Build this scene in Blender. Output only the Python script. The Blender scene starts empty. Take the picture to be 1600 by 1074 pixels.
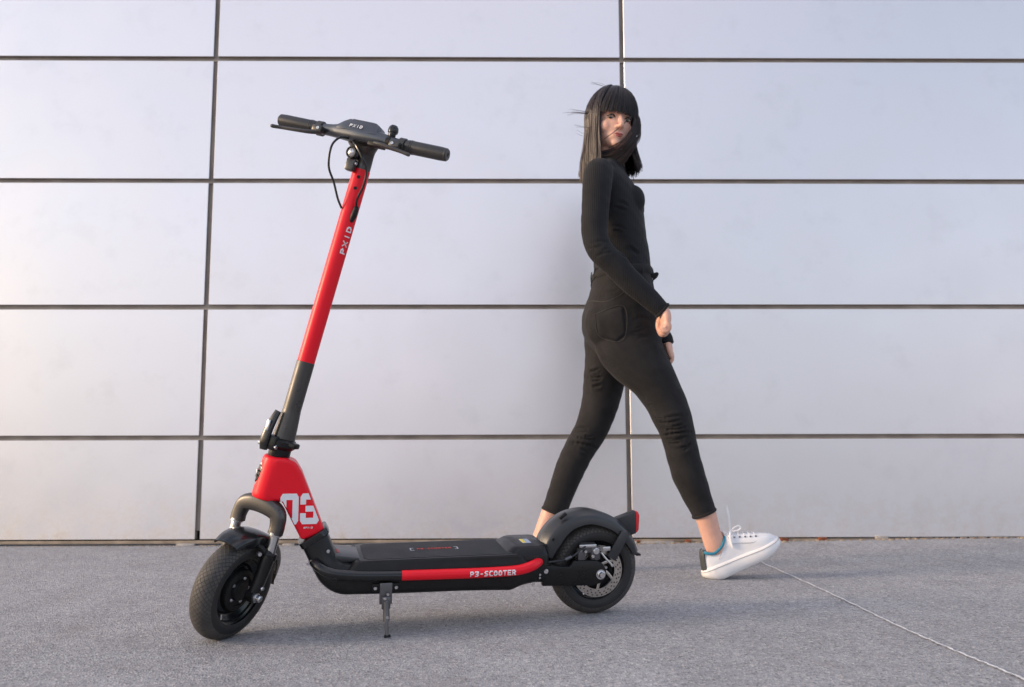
import bpy, bmesh, math, random
import numpy as np
from mathutils import Vector, Matrix
from mathutils.bvhtree import BVHTree

scene = bpy.context.scene
COL = scene.collection
R = math.radians
rng = np.random.default_rng(7)

# ------------------------------------------------------------------ camera
cam_data = bpy.data.cameras.new('camera')
cam = bpy.data.objects.new('camera', cam_data)
COL.objects.link(cam)
scene.camera = cam
PITCH, YAW, ROLL = R(6.261), R(-0.638), R(-0.121)
f_ = np.array([0, math.cos(PITCH), math.sin(PITCH)])
u_ = np.array([0, -math.sin(PITCH), math.cos(PITCH)])
x_ = np.array([1.0, 0, 0])
cz, sz = math.cos(YAW), math.sin(YAW)
Zr = np.array([[cz, -sz, 0], [sz, cz, 0], [0, 0, 1]])
f_, u_, x_ = Zr @ f_, Zr @ u_, Zr @ x_
cr, sr = math.cos(ROLL), math.sin(ROLL)
rx, ux = cr * x_ + sr * u_, -sr * x_ + cr * u_
m = Matrix.Identity(4)
for i in range(3):
    m[i][0], m[i][1], m[i][2] = rx[i], ux[i], -f_[i]
m[2][3] = 0.465
cam.matrix_world = m
cam_data.sensor_width = 36
cam_data.lens = 28.8
cam_data.clip_start = 0.05
cam_data.clip_end = 2000
cam_data.dof.use_dof = True
cam_data.dof.focus_distance = 2.12
cam_data.dof.aperture_fstop = 4.0

# ------------------------------------------------------------------ world and sun
SUN_EL, SUN_ROT = R(17), R(-101)
world = bpy.data.worlds.new('World')
scene.world = world
world.use_nodes = True
wn, wl = world.node_tree.nodes, world.node_tree.links
bg = wn['Background']
sky = wn.new('ShaderNodeTexSky')
sky.sky_type = 'NISHITA'
sky.sun_disc = False
sky.sun_elevation = SUN_EL
sky.sun_rotation = SUN_ROT
sky.air_density = 1.0
sky.dust_density = 1.6
sky.ozone_density = 1.0
# a thin evening layer of pale clouds spread evenly over the whole sky
tc = wn.new('ShaderNodeTexCoord')
mp = wn.new('ShaderNodeMapping')
mp.inputs['Scale'].default_value = (1.0, 1.0, 2.2)
mp.inputs['Location'].default_value = (13.8, 5.1, 1.4)
nz = wn.new('ShaderNodeTexNoise')
nz.inputs['Scale'].default_value = 2.1
nz.inputs['Detail'].default_value = 5
nz.inputs['Roughness'].default_value = 0.5
cr_ = wn.new('ShaderNodeValToRGB')
cr_.color_ramp.elements[0].position = 0.42
cr_.color_ramp.elements[0].color = (0.04, 0.04, 0.04, 1)
cr_.color_ramp.elements[1].position = 0.58
cr_.color_ramp.elements[1].color = (1, 1, 1, 1)
nz2 = wn.new('ShaderNodeTexNoise')
nz2.inputs['Scale'].default_value = 1.1
nz2.inputs['Detail'].default_value = 2
cc = wn.new('ShaderNodeValToRGB')
cc.color_ramp.elements[0].position = 0.45
cc.color_ramp.elements[0].color = (4.5, 5.15, 6.4, 1)
cc.color_ramp.elements[1].position = 0.60
cc.color_ramp.elements[1].color = (7.6, 6.3, 6.5, 1)
mx = wn.new('ShaderNodeMix')
mx.data_type = 'RGBA'
wl.new(tc.outputs['Generated'], mp.inputs['Vector'])
wl.new(mp.outputs['Vector'], nz.inputs['Vector'])
wl.new(mp.outputs['Vector'], nz2.inputs['Vector'])
wl.new(nz.outputs[0], cr_.inputs[0])
wl.new(nz2.outputs[0], cc.inputs[0])
wl.new(cr_.outputs[0], mx.inputs['Factor'])
wl.new(sky.outputs[0], mx.inputs['A'])
wl.new(cc.outputs[0], mx.inputs['B'])
wl.new(mx.outputs['Result'], bg.inputs['Color'])
bg.inputs['Strength'].default_value = 0.12

sun_data = bpy.data.lights.new('sun', 'SUN')
sun_data.energy = 1.5
sun_data.angle = R(12)
sun_data.color = (1.0, 0.74, 0.50)
sun = bpy.data.objects.new('sun', sun_data)
COL.objects.link(sun)
sd = Vector((math.sin(SUN_ROT) * math.cos(SUN_EL), math.cos(SUN_ROT) * math.cos(SUN_EL), math.sin(SUN_EL)))
sun.rotation_euler = sd.to_track_quat('Z', 'Y').to_euler()
sun.location = sd * 20

scene.view_settings.view_transform = 'Standard'
scene.view_settings.look = 'None'
scene.view_settings.gamma = 1
scene.view_settings.use_curve_mapping = False
scene.view_settings.exposure = 0.90

# ------------------------------------------------------------------ helpers: materials
def mat(name, color, rough=0.5, metal=0.0, var=0.0, vscale=30.0, bump=0.0, bscale=200.0, coat=0.0,
        spec=0.5, sheen=0.0, rvar=0.0, sss=0.0):
    m = bpy.data.materials.new(name)
    m.use_nodes = True
    n, l = m.node_tree.nodes, m.node_tree.links
    b = n['Principled BSDF']
    b.inputs['Base Color'].default_value = (*color, 1)
    b.inputs['Roughness'].default_value = rough
    b.inputs['Metallic'].default_value = metal
    b.inputs['Specular IOR Level'].default_value = spec
    b.inputs['Coat Weight'].default_value = coat
    b.inputs['Coat Roughness'].default_value = 0.15
    if sheen:
        b.inputs['Sheen Weight'].default_value = sheen
        b.inputs['Sheen Roughness'].default_value = 0.4
    if sss:
        b.inputs['Subsurface Weight'].default_value = sss
        b.inputs['Subsurface Radius'].default_value = (0.9, 0.35, 0.2)
        b.inputs['Subsurface Scale'].default_value = 0.012
    t = n.new('ShaderNodeTexCoord')
    if var or rvar:
        q = n.new('ShaderNodeTexNoise')
        q.inputs['Scale'].default_value = vscale
        q.inputs['Detail'].default_value = 6
        l.new(t.outputs['Object'], q.inputs['Vector'])
        if var:
            r = n.new('ShaderNodeValToRGB')
            r.color_ramp.elements[0].position = 0.3
            r.color_ramp.elements[1].position = 0.7
            r.color_ramp.elements[0].color = (*[c * (1 - var) for c in color], 1)
            r.color_ramp.elements[1].color = (*[min(1, c * (1 + var)) for c in color], 1)
            l.new(q.outputs[0], r.inputs[0])
            l.new(r.outputs[0], b.inputs['Base Color'])
        if rvar:
            mr = n.new('ShaderNodeMapRange')
            mr.inputs['From Min'].default_value = 0.3
            mr.inputs['From Max'].default_value = 0.7
            mr.inputs['To Min'].default_value = rough - rvar
            mr.inputs['To Max'].default_value = rough + rvar
            l.new(q.outputs[0], mr.inputs['Value'])
            l.new(mr.outputs[0], b.inputs['Roughness'])
    if bump:
        q2 = n.new('ShaderNodeTexNoise')
        q2.inputs['Scale'].default_value = bscale
        q2.inputs['Detail'].default_value = 3
        bp = n.new('ShaderNodeBump')
        bp.inputs['Strength'].default_value = bump
        bp.inputs['Distance'].default_value = 0.002
        l.new(t.outputs['Object'], q2.inputs['Vector'])
        l.new(q2.outputs[0], bp.inputs['Height'])
        l.new(bp.outputs[0], b.inputs['Normal'])
    return m

M = {}
M['red'] = mat('red_paint', (0.80, 0.008, 0.022), 0.34, bump=0.02, bscale=900, rvar=0.05, vscale=12, spec=0.28)
M['black'] = mat('black_satin_metal', (0.009, 0.009, 0.0095), 0.33, bump=0.06, bscale=700, rvar=0.1, vscale=25, var=0.2, spec=0.3)
M['black_gloss'] = mat('black_gloss_plastic', (0.010, 0.011, 0.012), 0.22, bump=0.02, bscale=600, rvar=0.08, vscale=20)
M['black_matte'] = mat('black_matte_plastic', (0.009, 0.009, 0.009), 0.48, bump=0.08, bscale=900, var=0.25, spec=0.3)
M['charcoal'] = mat('charcoal_alloy', (0.075, 0.071, 0.068), 0.33, metal=0.6, bump=0.04, bscale=600, rvar=0.08)
M['gunmetal'] = mat('gunmetal_alloy', (0.11, 0.115, 0.125), 0.34, metal=0.85, bump=0.03, bscale=700, rvar=0.06)
M['fender'] = mat('grey_fender_plastic', (0.030, 0.032, 0.035), 0.32, bump=0.05, bscale=800, var=0.2, vscale=15)
M['rubber_grip'] = mat('grip_rubber', (0.026, 0.026, 0.028), 0.38, bump=0.12, bscale=450)
M['mat_rubber'] = mat('deck_rubber', (0.020, 0.020, 0.021), 0.42, bump=0.15, bscale=500, var=0.3, vscale=18)
M['steel'] = mat('bright_steel', (0.62, 0.62, 0.63), 0.28, metal=1.0, bump=0.03, bscale=500)
M['disc_steel'] = mat('brake_disc_steel', (0.5, 0.46, 0.42), 0.35, metal=1.0, rvar=0.1, vscale=40)
M['dark_steel'] = mat('dark_steel', (0.14, 0.14, 0.15), 0.38, metal=0.8)
M['white_print'] = mat('white_print', (0.78, 0.78, 0.8), 0.5, var=0.05)
M['pale_print'] = mat('pale_grey_print', (0.5, 0.52, 0.56), 0.45)
M['red_print'] = mat('faded_red_print', (0.45, 0.05, 0.04), 0.6)
M['yellow_print'] = mat('yellow_print', (0.75, 0.6, 0.06), 0.5)
M['blue_grey_print'] = mat('blue_grey_print', (0.33, 0.4, 0.52), 0.5)
M['lens_red'] = mat('tail_lens', (0.65, 0.02, 0.03), 0.12, coat=0.5)
M['lens'] = mat('lamp_glass', (0.55, 0.55, 0.56), 0.08, metal=0.7)
M['skin'] = mat('skin', (0.66, 0.38, 0.285), 0.48, bump=0.05, bscale=900, var=0.06, vscale=60, sss=0.25)
M['lip'] = mat('lip', (0.42, 0.1, 0.09), 0.38)
M['eye_white'] = mat('eye_white', (0.32, 0.26, 0.23), 0.2)
M['eye_dark'] = mat('eye_iris', (0.015, 0.01, 0.008), 0.15)
M['shoe_white'] = mat('white_leather', (0.78, 0.78, 0.79), 0.42, bump=0.12, bscale=700, var=0.03)
M['sole_white'] = mat('white_rubber', (0.80, 0.79, 0.785), 0.5, bump=0.04, bscale=500, var=0.03, vscale=40)
M['lace'] = mat('white_lace', (0.82, 0.82, 0.83), 0.7, bump=0.3, bscale=900)
M['seam_and_shade'] = mat('grey_seam_and_shade', (0.42, 0.41, 0.41), 0.7)  # grey for stitched seams and for the shade line painted round the sole
M['teal'] = mat('teal_lining', (0.02, 0.22, 0.33), 0.6, bump=0.2, bscale=700)
M['shoe_black'] = mat('grey_heel_tab', (0.05, 0.055, 0.055), 0.5, bump=0.1, bscale=500)
M['rust'] = mat('rust', (0.26, 0.075, 0.03), 0.85, var=0.4, vscale=60)
M['stone'] = mat('pale_rubble', (0.42, 0.39, 0.36), 0.9, var=0.2, vscale=80, bump=0.3, bscale=200)

def fabric(name, color, rib_scale, rib_strength, axis_bands='X', var=0.15, rough=0.85):
    m = mat(name, color, rough, var=var, vscale=22, sheen=0.06, spec=0.25)
    n, l = m.node_tree.nodes, m.node_tree.links
    t = n.new('ShaderNodeTexCoord')
    w = n.new('ShaderNodeTexWave')
    w.bands_direction = axis_bands
    w.inputs['Scale'].default_value = rib_scale
    w.inputs['Distortion'].default_value = 1.2
    w.inputs['Detail'].default_value = 1
    w.inputs['Detail Scale'].default_value = 0.3
    q = n.new('ShaderNodeTexNoise')
    q.inputs['Scale'].default_value = 28
    q.inputs['Detail'].default_value = 4
    add = n.new('ShaderNodeMath')
    add.operation = 'ADD'
    mul = n.new('ShaderNodeMath')
    mul.operation = 'MULTIPLY'
    mul.inputs[1].default_value = 3.0
    bp = n.new('ShaderNodeBump')
    bp.inputs['Strength'].default_value = rib_strength
    bp.inputs['Distance'].default_value = 0.0015
    l.new(t.outputs['Object'], w.inputs['Vector'])
    l.new(t.outputs['Object'], q.inputs['Vector'])
    l.new(q.outputs[0], mul.inputs[0])
    l.new(w.outputs['Fac'], add.inputs[0])
    l.new(mul.outputs[0], add.inputs[1])
    l.new(add.outputs[0], bp.inputs['Height'])
    l.new(bp.outputs[0], n['Principled BSDF'].inputs['Normal'])
    return m

M['knit'] = fabric('black_knit', (0.0145, 0.0148, 0.0168), 48, 0.42)
M['denim'] = fabric('black_denim', (0.0185, 0.0174, 0.018), 160, 0.3, 'DIAGONAL', var=0.22)

def tyre_mat():
    m = mat('tyre_rubber', (0.026, 0.025, 0.025), 0.62, var=0.3, vscale=40)
    n, l = m.node_tree.nodes, m.node_tree.links
    uv = n.new('ShaderNodeUVMap')
    sep = n.new('ShaderNodeSeparateXYZ')
    l.new(uv.outputs[0], sep.inputs[0])
    def mth(op, a, b=None):
        q = n.new('ShaderNodeMath')
        q.operation = op
        for k, v in enumerate((a, b)):
            if v is None: continue
            if isinstance(v, (int, float)): q.inputs[k].default_value = v
            else: l.new(v, q.inputs[k])
        return q.outputs[0]
    u = mth('MULTIPLY', sep.outputs[0], 30.0 * 2 * math.pi)
    v = mth('MULTIPLY', sep.outputs[1], 16.0)
    a = mth('ABSOLUTE', mth('SINE', mth('ADD', u, v)))
    b = mth('ABSOLUTE', mth('SINE', mth('SUBTRACT', u, v)))
    g = mth('MINIMUM', mth('MINIMUM', a, b), 0.3)
    side = mth('LESS_THAN', mth('ABSOLUTE', sep.outputs[1]), 0.62)
    g2 = mth('MAXIMUM', g, mth('SUBTRACT', 0.3, mth('MULTIPLY', side, 0.3)))
    bp = n.new('ShaderNodeBump')
    bp.inputs['Strength'].default_value = 0.75
    bp.inputs['Distance'].default_value = 0.006
    l.new(g2, bp.inputs['Height'])
    l.new(bp.outputs[0], n['Principled BSDF'].inputs['Normal'])
    # pale dust that settled on the running surface, none on the side walls
    rmp = n.new('ShaderNodeMix')
    rmp.data_type = 'RGBA'
    rmp.inputs['A'].default_value = (0.018, 0.017, 0.017, 1)
    rmp.inputs['B'].default_value = (0.12, 0.108, 0.098, 1)
    q = n.new('ShaderNodeTexNoise')
    q.inputs['Scale'].default_value = 35
    q.inputs['Detail'].default_value = 5
    l.new(n['Texture Coordinate'].outputs['Object'], q.inputs['Vector'])
    fac = mth('MULTIPLY', mth('MULTIPLY', g, 2.6), mth('MULTIPLY', side, q.outputs[0]))
    l.new(fac, rmp.inputs['Factor'])
    l.new(rmp.outputs['Result'], n['Principled BSDF'].inputs['Base Color'])
    return m
M['tyre'] = tyre_mat()

def hair_mat():
    m = mat('black_hair', (0.012, 0.009, 0.008), 0.33, spec=0.7)
    n, l = m.node_tree.nodes, m.node_tree.links
    at = n.new('ShaderNodeAttribute')
    at.attribute_name = 'tint'
    r = n.new('ShaderNodeValToRGB')
    r.color_ramp.elements[0].color = (0.009, 0.008, 0.009, 1)
    r.color_ramp.elements[1].color = (0.06, 0.030, 0.021, 1)
    l.new(at.outputs['Fac'], r.inputs[0])
    l.new(r.outputs[0], n['Principled BSDF'].inputs['Base Color'])
    return m
M['hair'] = hair_mat()

def panel_mat():
    m = bpy.data.materials.new('satin_metal_panel')
    m.use_nodes = True
    n, l = m.node_tree.nodes, m.node_tree.links
    b = n['Principled BSDF']
    b.inputs['Metallic'].default_value = 0.85
    g = n.new('ShaderNodeNewGeometry')
    oi = n.new('ShaderNodeObjectInfo')
    sep = n.new('ShaderNodeSeparateXYZ')
    l.new(g.outputs['Position'], sep.inputs[0])
    def mth(op, a, bb=None, c=None):
        q = n.new('ShaderNodeMath')
        q.operation = op
        for k, v in enumerate((a, bb, c)):
            if v is None: continue
            if isinstance(v, (int, float)): q.inputs[k].default_value = v
            else: l.new(v, q.inputs[k])
        return q.outputs[0]
    def noise(scale, detail=5, rough=0.55, vec=None):
        q = n.new('ShaderNodeTexNoise')
        q.inputs['Scale'].default_value = scale
        q.inputs['Detail'].default_value = detail
        q.inputs['Roughness'].default_value = rough
        l.new(vec or g.outputs['Position'], q.inputs['Vector'])
        return q.outputs[0]
    def mr(v, a, bb, c, d):
        q = n.new('ShaderNodeMapRange')
        for k, x in zip(('From Min', 'From Max', 'To Min', 'To Max'), (a, bb, c, d)):
            q.inputs[k].default_value = x
        l.new(v, q.inputs['Value'])
        return q.outputs[0]
    # splashed dust low on the bottom row, with ragged edges
    z = mr(sep.outputs[2], 0.02, 0.26, 1.0, 0.0)
    spl = mth('MULTIPLY', z, mr(noise(16, 8, 0.7), 0.42, 0.72, 0.0, 1.0))
    mix = n.new('ShaderNodeMix')
    mix.data_type = 'RGBA'
    mix.inputs['A'].default_value = (0.82, 0.805, 0.818, 1)
    mix.inputs['B'].default_value = (0.62, 0.55, 0.47, 1)
    l.new(mth('MULTIPLY', spl, 0.75), mix.inputs['Factor'])
    tint = n.new('ShaderNodeMix')
    tint.data_type = 'RGBA'
    tint.blend_type = 'MULTIPLY'
    tint.inputs['Factor'].default_value = 1.0
    gg = n.new('ShaderNodeCombineColor')
    v = mr(oi.outputs['Random'], 0, 1, 0.96, 1.0)
    for k in range(3): l.new(v, gg.inputs[k])
    l.new(mix.outputs['Result'], tint.inputs['A'])
    l.new(gg.outputs[0], tint.inputs['B'])
    # faint smudges and wipe marks
    smd = mr(noise(7, 7, 0.65), 0.55, 0.8, 1.0, 0.93)
    t2 = n.new('ShaderNodeMix')
    t2.data_type = 'RGBA'
    t2.blend_type = 'MULTIPLY'
    t2.inputs['Factor'].default_value = 1.0
    g3 = n.new('ShaderNodeCombineColor')
    for k in range(3): l.new(smd, g3.inputs[k])
    l.new(tint.outputs['Result'], t2.inputs['A'])
    l.new(g3.outputs[0], t2.inputs['B'])
    l.new(t2.outputs['Result'], b.inputs['Base Color'])
    l.new(mth('ADD', mr(noise(4, 5, 0.6), 0.3, 0.7, 0.35, 0.42), mth('MULTIPLY', spl, 0.25)), b.inputs['Roughness'])
    # slight oil-canning of the sheet
    bp = n.new('ShaderNodeBump')
    bp.inputs['Strength'].default_value = 0.25
    bp.inputs['Distance'].default_value = 0.02
    l.new(noise(1.7, 2, 0.4), bp.inputs['Height'])
    bp2 = n.new('ShaderNodeBump')
    bp2.inputs['Strength'].default_value = 0.06
    bp2.inputs['Distance'].default_value = 0.001
    l.new(noise(260, 2, 0.5), bp2.inputs['Height'])
    l.new(bp.outputs[0], bp2.inputs['Normal'])
    l.new(bp2.outputs[0], b.inputs['Normal'])
    return m
M['panel'] = panel_mat()
M['channel'] = mat('brown_channel', (0.30, 0.26, 0.225), 0.6, metal=0.0, var=0.25, vscale=9, bump=0.1, bscale=60)
M['rail'] = mat('tan_base_rail', (0.33, 0.26, 0.19), 0.7, var=0.35, vscale=14, bump=0.2, bscale=120)
M['gap_black'] = mat('gap_shade_black', (0.012, 0.011, 0.01), 0.9)  # near-black standing for the shade in the gap at the wall foot

def ground_mat():
    m = bpy.data.materials.new('fine_asphalt')
    m.use_nodes = True
    n, l = m.node_tree.nodes, m.node_tree.links
    b = n['Principled BSDF']
    b.inputs['Roughness'].default_value = 0.82
    b.inputs['Specular IOR Level'].default_value = 0.35
    t = n.new('ShaderNodeTexCoord')
    def noise(scale, detail, rough=0.55):
        q = n.new('ShaderNodeTexNoise')
        q.inputs['Scale'].default_value = scale
        q.inputs['Detail'].default_value = detail
        q.inputs['Roughness'].default_value = rough
        l.new(t.outputs['Object'], q.inputs['Vector'])
        return q.outputs[0]
    vo = n.new('ShaderNodeTexVoronoi')
    vo.inputs['Scale'].default_value = 230
    l.new(t.outputs['Object'], vo.inputs['Vector'])
    sepc = n.new('ShaderNodeSeparateColor')
    l.new(vo.outputs['Color'], sepc.inputs[0])
    r = n.new('ShaderNodeValToRGB')
    e = r.color_ramp.elements
    e[0].position, e[0].color = 0.0, (0.15, 0.15, 0.152, 1)
    e[1].position, e[1].color = 1.0, (0.50, 0.49, 0.48, 1)
    for p, c in ((0.12, (0.25, 0.252, 0.268, 1)), (0.3, (0.300, 0.304, 0.322, 1)), (0.8, (0.335, 0.339, 0.356, 1))):
        k = e.new(p)
        k.color = c
    l.new(sepc.outputs[0], r.inputs[0])
    def mul(a, fac, lo, hi, f0=0.3, f1=0.7):
        mrg = n.new('ShaderNodeMapRange')
        for k, x in zip(('From Min', 'From Max', 'To Min', 'To Max'), (f0, f1, lo, hi)):
            mrg.inputs[k].default_value = x
        l.new(fac, mrg.inputs['Value'])
        mx = n.new('ShaderNodeMix')
        mx.data_type = 'RGBA'
        mx.blend_type = 'MULTIPLY'
        mx.inputs['Factor'].default_value = 1
        g = n.new('ShaderNodeCombineColor')
        for k in range(3): l.new(mrg.outputs[0], g.inputs[k])
        l.new(a, mx.inputs['A'])
        l.new(g.outputs[0], mx.inputs['B'])
        return mx.outputs['Result']
    c = mul(r.outputs[0], noise(0.9, 5, 0.6), 0.86, 1.12)
    c = mul(c, noise(9, 6, 0.65), 0.88, 1.1)
    c = mul(c, noise(60, 4, 0.6), 0.85, 1.15)
    # brownish grime patches
    gr = n.new('ShaderNodeMix')
    gr.data_type = 'RGBA'
    gr.inputs['B'].default_value = (0.22, 0.20, 0.185, 1)
    mg = n.new('ShaderNodeMapRange')
    for k, x in zip(('From Min', 'From Max', 'To Min', 'To Max'), (0.56, 0.75, 0.0, 0.5)):
        mg.inputs[k].default_value = x
    l.new(noise(4.2, 8, 0.7), mg.inputs['Value'])
    l.new(mg.outputs[0], gr.inputs['Factor'])
    l.new(c, gr.inputs['A'])
    l.new(gr.outputs['Result'], b.inputs['Base Color'])
    bp = n.new('ShaderNodeBump')
    bp.inputs['Strength'].default_value = 0.7
    bp.inputs['Distance'].default_value = 0.003
    l.new(vo.outputs['Distance'], bp.inputs['Height'])
    bp2 = n.new('ShaderNodeBump')
    bp2.inputs['Strength'].default_value = 0.5
    bp2.inputs['Distance'].default_value = 0.006
    l.new(noise(45, 5, 0.6), bp2.inputs['Height'])
    l.new(bp.outputs[0], bp2.inputs['Normal'])
    l.new(bp2.outputs[0], b.inputs['Normal'])
    return m
M['ground'] = ground_mat()
M['seam'] = mat('pale_seam', (0.62, 0.62, 0.63), 0.85, var=0.3, vscale=60, bump=0.4, bscale=300)

# ------------------------------------------------------------------ helpers: geometry  (every shape is (verts, faces))
def A(*v): return np.array(v, float)
def nrm(v):
    v = np.asarray(v, float)
    return v / (np.linalg.norm(v) + 1e-12)

def join(*gs):
    V, Fs, k = [], [], 0
    for v, f in gs:
        V.append(np.asarray(v, float))
        Fs += [tuple(i + k for i in q) for q in f]
        k += len(v)
    return np.concatenate(V), Fs

def loft(rings, cap=True, closed=True):
    n = len(rings[0])
    V = np.concatenate([np.asarray(r, float) for r in rings])
    Fs = []
    for i in range(len(rings) - 1):
        for j in range(n if closed else n - 1):
            a, b = i * n + j, i * n + (j + 1) % n
            Fs.append((a, b, b + n, a + n))
    if cap and closed:
        Fs.append(tuple(range(n))[::-1])
        Fs.append(tuple((len(rings) - 1) * n + j for j in range(n)))
    return V, Fs

def sring(c, u, v, n=24, p=2.0):
    a = np.linspace(0, 2 * np.pi, n, endpoint=False)
    e = 2.0 / p
    cu, sv = np.cos(a), np.sin(a)
    return np.asarray(c) + np.outer(np.sign(cu) * np.abs(cu) ** e, u) + np.outer(np.sign(sv) * np.abs(sv) ** e, v)

def catmull(P, sub):
    P = np.asarray(P, float)
    if sub <= 1 or len(P) < 3: return P
    Q = np.vstack([2 * P[0] - P[1], P, 2 * P[-1] - P[-2]])
    out = []
    for i in range(1, len(Q) - 2):
        p0, p1, p2, p3 = Q[i - 1:i + 3]
        for t in np.linspace(0, 1, sub, endpoint=False):
            out.append(0.5 * (2 * p1 + (p2 - p0) * t + (2 * p0 - 5 * p1 + 4 * p2 - p3) * t * t + (3 * p1 - p0 - 3 * p2 + p3) * t ** 3))
    out.append(Q[-2])
    return np.array(out)

def tube(P, r, n=12, sub=5, ref=None, k=1.0, cap=True, p=2.0, dome=False):
    """Sweep; r scalar or per-point; ref fixes the second axis of the section, k its ratio."""
    P = np.asarray(P, float)
    rr = np.full(len(P), float(r)) if np.isscalar(r) else np.asarray(r, float)
    kk = np.full(len(P), float(k)) if np.isscalar(k) else np.asarray(k, float)
    Q = catmull(np.column_stack([P, rr, kk]), sub)
    P, rr, kk = Q[:, :3], Q[:, 3], Q[:, 4]
    T = np.gradient(P, axis=0)
    T /= np.linalg.norm(T, axis=1)[:, None] + 1e-12
    rings = []
    v = None
    for i in range(len(P)):
        if ref is not None: v0 = np.asarray(ref, float)
        elif v is None: v0 = A(0, 0, 1) if abs(T[i][2]) < 0.9 else A(1, 0, 0)
        else: v0 = v
        v = nrm(v0 - T[i] * (v0 @ T[i]))
        u = np.cross(v, T[i])
        rings.append(sring(P[i], u * rr[i], v * rr[i] * kk[i], n, p))
    if dome:
        for end in (0, -1):
            c = P[end]
            d = -T[end] if end == 0 else T[end]
            extra = []
            for f in (0.5, 0.87):
                s = math.sqrt(1 - f * f)
                extra.append(c + (rings[end] - c) * s + d * rr[end] * f)
            if end == 0: rings = extra[::-1] + rings
            else: rings = rings + extra
    return loft(rings, cap)

def lathe(prof, c, axis, n=32, closed=False):
    c, a = np.asarray(c, float), nrm(axis)
    u = nrm(np.cross(a, A(0, 0, 1) if abs(a[2]) < 0.9 else A(1, 0, 0)))
    v = np.cross(a, u)
    th = np.linspace(0, 2 * np.pi, n, endpoint=False)
    d = np.outer(np.cos(th), u) + np.outer(np.sin(th), v)
    rings = [c + a * h + d * max(r, 1e-5) for r, h in prof]
    if closed:
        V, Fs = loft(rings + [rings[0]], cap=False)
        return V, Fs
    return loft(rings, cap=True)

def cyl(c, axis, r, h0, h1, n=20, bev=0.0):
    b = bev
    if b: return lathe([(r - b, h0), (r, h0 + b), (r, h1 - b), (r - b, h1)], c, axis, n)
    return lathe([(r, h0), (r, h1)], c, axis, n)

def bevelled(g, w, seg=2, angle=25):
    bm = bmesh.new()
    vs = [bm.verts.new(v) for v in g[0]]
    for f in g[1]:
        try: bm.faces.new([vs[i] for i in f])
        except ValueError: pass
    bmesh.ops.recalc_face_normals(bm, faces=bm.faces)
    es = [e for e in bm.edges if len(e.link_faces) == 2 and e.calc_face_angle(0) > R(angle)]
    bmesh.ops.bevel(bm, geom=es, offset=w, segments=seg, profile=0.5, affect='EDGES', clamp_overlap=True)
    bm.verts.index_update()
    V = np.array([v.co[:] for v in bm.verts])
    Fs = [tuple(v.index for v in f.verts) for f in bm.faces]
    bm.free()
    return V, Fs

def box(c, size, axes=None, bev=0.0, seg=2):
    s = np.asarray(size, float) / 2
    V = np.array([[x, y, z] for x in (-1, 1) for y in (-1, 1) for z in (-1, 1)], float) * s
    Fs = [(0, 1, 3, 2), (4, 6, 7, 5), (0, 4, 5, 1), (2, 3, 7, 6), (0, 2, 6, 4), (1, 5, 7, 3)]
    g = (V, Fs)
    if bev: g = bevelled(g, bev, seg)
    V = g[0]
    if axes is not None: V = V @ np.asarray(axes, float)
    return V + np.asarray(c, float), g[1]

def prism(poly, y0, y1, bev=0.0, seg=2):
    n = len(poly)
    V = [[x, y0, z] for x, z in poly] + [[x, y1, z] for x, z in poly]
    Fs = [tuple(range(n)), tuple(range(n, 2 * n))[::-1]] + [(i, i + n, (i + 1) % n + n, (i + 1) % n) for i in range(n)]
    g = (np.array(V, float), Fs)
    return bevelled(g, bev, seg) if bev else g

def ellipsoid(c, ax, nu=20, nv=14):
    """ax: 3x3 rows = half axes"""
    ax = np.asarray(ax, float)
    rings = []
    for t in np.linspace(0.02, np.pi - 0.02, nv):
        a = np.linspace(0, 2 * np.pi, nu, endpoint=False)
        d = np.stack([np.cos(a) * np.sin(t), np.sin(a) * np.sin(t), np.full(nu, np.cos(t))], -1)
        rings.append(np.asarray(c) + d @ ax)
    return loft(rings)

def xf(g, M3, t):
    return np.asarray(g[0]) @ np.asarray(M3).T + np.asarray(t), g[1]

def mesh_of(name, g, smooth=True, sharp=38, recalc=True):
    me = bpy.data.meshes.new(name)
    me.from_pydata([tuple(v) for v in g[0]], [], g[1])
    if recalc:
        bm = bmesh.new()
        bm.from_mesh(me)
        bmesh.ops.recalc_face_normals(bm, faces=bm.faces)
        bm.to_mesh(me)
        bm.free()
    if smooth:
        me.shade_smooth()
        if sharp: me.set_sharp_from_angle(angle=R(sharp))
    return me

def obj(name, g, material, parent=None, label=None, cat=None, kind=None, smooth=True, sharp=38):
    me = g if isinstance(g, bpy.types.Mesh) else mesh_of(name, g, smooth, sharp)
    if not me.materials: me.materials.append(M[material])
    o = bpy.data.objects.new(name, me)
    COL.objects.link(o)
    o.parent = parent
    if label: o['label'] = label
    if cat: o['category'] = cat
    if kind: o['kind'] = kind
    return o

def remeshed(g, voxel, smooth_it=6, fac=0.5):
    me = bpy.data.meshes.new('tmp')
    me.from_pydata([tuple(v) for v in g[0]], [], g[1])
    bm = bmesh.new()
    bm.from_mesh(me)
    bmesh.ops.recalc_face_normals(bm, faces=bm.faces)
    bm.to_mesh(me)
    bm.free()
    o = bpy.data.objects.new('tmp', me)
    COL.objects.link(o)
    md = o.modifiers.new('r', 'REMESH')
    md.mode = 'VOXEL'
    md.voxel_size = voxel
    sm = o.modifiers.new('s', 'SMOOTH')
    sm.factor = fac
    sm.iterations = smooth_it
    dg = bpy.context.evaluated_depsgraph_get()
    ev = o.evaluated_get(dg)
    m2 = ev.to_mesh()
    V = np.empty(len(m2.vertices) * 3)
    m2.vertices.foreach_get('co', V)
    Fs = [tuple(p.vertices) for p in m2.polygons]
    ev.to_mesh_clear()
    bpy.data.objects.remove(o)
    bpy.data.meshes.remove(me)
    return V.reshape(-1, 3), Fs

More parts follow.
